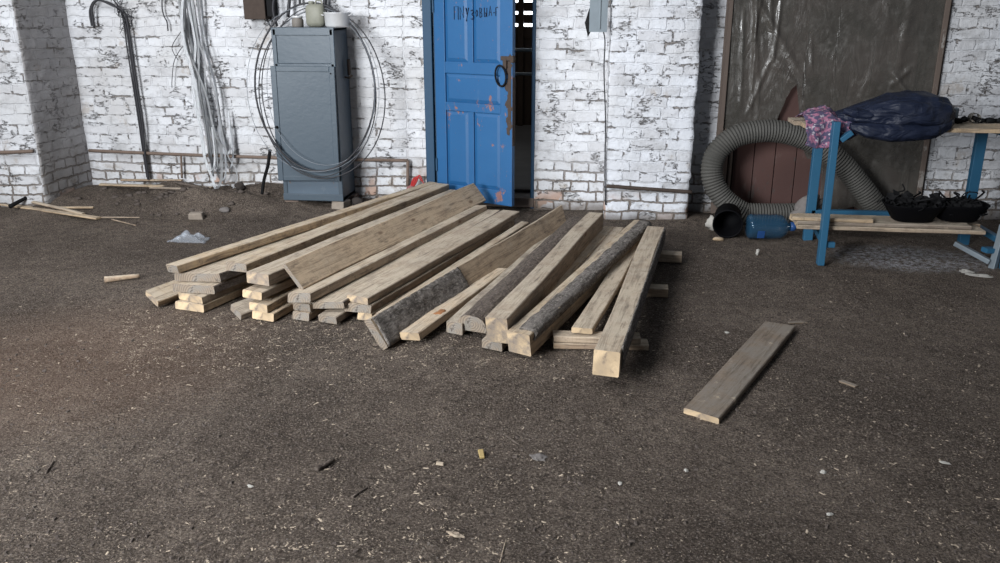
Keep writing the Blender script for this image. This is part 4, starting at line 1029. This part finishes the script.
# trays
def tray(x, y, z, L, label, seed):
    o = empty('plastic_tray', (x, y, z), label, 'tray', 'black trays on the lower bench boards')
    bm = BM(); prof = []
    seg = 28; rings = []
    for (sx, sz) in ((.60,0),(.64,.004),(.92,.085),(1.0,.105),(1.0,.110),(.94,.106),(.60,.012)):
        rings.append([bm.verts.new((math.copysign(abs(math.cos(2*PI*k/seg))**.7, math.cos(2*PI*k/seg))*L/2*sx, math.copysign(abs(math.sin(2*PI*k/seg))**.7, math.sin(2*PI*k/seg))*.14*sx, sz)) for k in range(seg)])
    for A, B in zip(rings, rings[1:]):
        for k in range(seg): bm.faces.new((A[k], A[(k+1)%seg], B[(k+1)%seg], B[k]))
    bm.faces.new(rings[0]); bm.faces.new(rings[-1]); obj('tray_body', bm, M['blackp'], o, True)
    rg = random.Random(seed); bm = BM()
    for k in range(34):
        a = Vector((rg.uniform(-.4,.4)*L, rg.uniform(-.09,.09), .08)); Q = [a]
        for q in range(5): Q.append(Q[-1]+Vector((rg.uniform(-.05,.05), rg.uniform(-.04,.04), rg.uniform(-.03,.03+.01*(q < 3)))))
        for v in Q: v.x = max(-L*.47, min(L*.47, v.x)); v.z = max(.05, v.z)
        tube(bm, catmull(Q, 4), rg.uniform(.003,.007), 5)
    for k in range(22): rock(bm, (rg.uniform(-.36,.36)*L, rg.uniform(-.06,.06), rg.uniform(.06,.15-.05*(seed-1))), (.035,.03,.025), seed+k, 2, .9)
    tag(obj('tangled_scrap', bm, M['black'], smooth=False, loc=(x, y, z+.004)), 'heap of tangled black rubber and cable scrap in the ' + ('left' if seed == 1 else 'right') + ' tray', 'scrap', kind='stuff')
    return o
tray(1.985, -1.17, .264, .36, 'left black plastic tray full of scrap on the bench shelf', 1)
tray(2.27, -1.13, .264, .34, 'right black plastic tray full of scrap on the bench shelf', 2)
# items on bench top
def on_top(px, y=-.93): return aty(px, 120, y).x
zt = .852
bm = BM(); box(bm, (0,0,.045), (.055,.05,.085), .006); tag(obj('black_block', bm, M['galv'], loc=(2.215,-.95,zt), rot=(0,0,.2)), 'dark upright plug block on the bench top right of the jacket', 'block')
bm = BM(); tube(bm, [(0,.03,.03),(0,-.03,.03)], .03, 20, False); 
o = empty('tape_roll', (2.33,-1.0,zt), 'small white roll with a dark hole on the bench top', 'roll')
bmesh.ops.solidify(bm, geom=bm.faces[:], thickness=.014); obj('roll_body', bm, M['whitish'], o, True)
bm = BM(); tube(bm, [(0,.025,.03),(0,-.022,.03)], .014, 16); obj('core', bm, M['black'], o, True)
rg = random.Random(3)
for k in range(7):
    bm = BM(); rock(bm, (0,0,0), (.03+.01*rg.random(),.025,.018), k+50, 2, .6); tag(obj('rubber_scrap', bm, M['black'], smooth=True, loc=(2.10+.065*k, -.98+rg.uniform(-.05,.05), zt+.015)), 'lump of black rubber scrap in the row on the bench top beside the jacket', 'rubber scrap', 'black scraps on the bench top')
# ------------------------------------------------------------------ jacket and flowered cloth
def blob(name, sec, mat, parent=None, seg=40, amp=.012, fold=.02, seed=0, nn=60):
    """sec: list of (x, ycentre, zcentre, ry, rz) stations"""
    bm = BM(); rings = []
    for i in range(nn+1):
        s = i/nn*(len(sec)-1); a = min(int(s), len(sec)-2); t = s-a; t = t*t*(3-2*t)*.5+t*.5
        q = [sec[a][k]*(1-t)+sec[a+1][k]*t for k in range(5)]; ring = []
        for k in range(seg):
            an = 2*PI*k/seg; cy, cz = math.cos(an), math.sin(an)
            cy = math.copysign(abs(cy)**.8, cy); cz = math.copysign(abs(cz)**.85, cz)
            v = Vector((q[0]*6, cy*2, cz*2+seed))
            d = 1+fold*6*(abs(noise.noise(Vector((q[0]*4+cz*1.2, cy*2.4+cz*1.0, seed+cz*1.7))))-.2)+amp*8*noise.noise(Vector((q[0]*14, cy*3+seed, cz*3)))
            ring.append(bm.verts.new((q[0]+.006*noise.noise(v*2), q[1]+q[3]*cy*d, q[2]+q[4]*cz*d)))
        rings.append(ring)
    for A, B in zip(rings, rings[1:]):
        for k in range(seg): bm.faces.new((A[k], A[(k+1)%seg], B[(k+1)%seg], B[k]))
    bm.faces.new(rings[0]); bm.faces.new(rings[-1])
    return obj(name, bm, M[mat], parent, True)
jk = empty('padded_jacket', (1.75,-1.2,.86), 'dark navy padded jacket bundled on the bench top', 'jacket')
jo = jk.location
def J(l): return [(x-jo.x+.035, y-jo.y, z-jo.z-.005, a, b) for x, y, z, a, b in l]
blob('jacket_body', J([(1.42,-1.16,.905,.05,.03),(1.50,-1.17,.91,.12,.055),(1.62,-1.18,.925,.16,.085),(1.72,-1.18,.935,.19,.115),(1.84,-1.18,.94,.20,.125),(1.95,-1.17,.94,.19,.115),(2.03,-1.16,.935,.165,.095),(2.08,-1.15,.925,.11,.06),(2.095,-1.15,.92,.02,.012)]), 'navy', jk, 48, .010, .030, 2, 80)
blob('jacket_hem', J([(1.47,-1.31,.865,.02,.02),(1.56,-1.33,.845,.045,.045),(1.70,-1.34,.835,.055,.055),(1.85,-1.33,.84,.055,.05),(1.96,-1.31,.85,.05,.045),(2.05,-1.27,.885,.035,.035),(2.08,-1.25,.89,.008,.008)]), 'navy', jk, 30, .010, .03, 5, 60)
blob('sleeve', J([(1.44,-1.24,.945,.02,.015),(1.50,-1.27,.94,.045,.03),(1.58,-1.28,.925,.05,.033),(1.66,-1.27,.935,.05,.035),(1.74,-1.22,.96,.06,.04)]), 'navy', jk, 28, .012, .04, 9, 40)
# flowered cloth draped over the left end
def cloth(name, f, nu, nv, mat, th=.004):
    bm = BM(); g = [[bm.verts.new(f(i/nu, k/nv)) for k in range(nv+1)] for i in range(nu+1)]
    fs = [bm.faces.new((g[i][k], g[i+1][k], g[i+1][k+1], g[i][k+1])) for i in range(nu) for k in range(nv)]
    bmesh.ops.recalc_face_normals(bm, faces=bm.faces); bmesh.ops.solidify(bm, geom=fs, thickness=th)
    return bm
def cf(u, v):   # u along x, v from back over the edge to the front hem
    x = 1.26+.30*u
    path = [(-.95,.875),(-1.03,.93),(-1.12,.96),(-1.20,.935),(-1.255,.86),(-1.275,.79),(-1.275,.72)]
    s = v*(len(path)-1); a = min(int(s), len(path)-2); t = s-a
    y = path[a][0]*(1-t)+path[a+1][0]*t; z = path[a][1]*(1-t)+path[a+1][1]*t
    lift = max(0, u-.45)*.28*max(0, (v-.45))
    ed = math.sin(PI*min(1, u*1.15+.08))
    z = .86+(z-.86)*(.35+.65*ed) if z > .86 else z+lift+(1-min(1, u/.25))*.02
    w_ = .020*noise.noise(Vector((x*17, y*8+z*6, 0)))+.010*noise.noise(Vector((x*40, y*17, z*20)))
    return (x+.02*noise.noise(Vector((v*5, 2, 0)))-(0.0), y+w_*(1 if v > .5 else .4)-(.012 if v > .5 else 0), max(z+w_*(1 if v < .6 else .3), (.856 if y > -1.245 else .60)))
tag(obj('flowered_cloth', cloth('c', cf, 44, 60, None), M['scarf'], smooth=True), 'pink and purple flowered cloth draped over the left end of the bench', 'cloth')

# ------------------------------------------------------------------ light
sc = bpy.context.scene
def area(name, loc, target, sx, sy, e, col):
    l = bpy.data.lights.new(name, 'AREA'); l.shape = 'RECTANGLE'; l.size = sx; l.size_y = sy; l.energy = e; l.color = col
    o = bpy.data.objects.new(name, l); C.objects.link(o); o.location = loc
    o.rotation_euler = (Vector(target)-Vector(loc)).to_track_quat('-Z', 'Y').to_euler(); return o
gl = area('gate_daylight', (-3.9,-8.6,2.5), (-.5,0,.55), 2.0, 2.2, 255, (.95,.975,1)); gl.data.spread = math.radians(95)
area('overhead_fill', (-3.6,-4.2,4.6), (-.4,-2.4,0), 2.2, 2.0, 200, (.97,.98,1))  # fill lamp added overhead to brighten the floor, no known opening there
area('back_room_fill', (-.6,3.2,2.5), (-.7,2.6,0), 1.2, 1.2, 3, (.9,.95,1))  # faint unseen fill added to lift the back room floor
wd = bpy.data.worlds.new('world'); sc.world = wd; wd.use_nodes = True
wd.node_tree.nodes['Background'].inputs[0].default_value = (.80,.88,1,1); wd.node_tree.nodes['Background'].inputs[1].default_value = .14
sc.view_settings.view_transform = 'Standard'; sc.view_settings.look = 'None'; sc.view_settings.exposure = 0; sc.view_settings.gamma = 1
sc.view_settings.use_curve_mapping = False
bpy.context.view_layer.update()
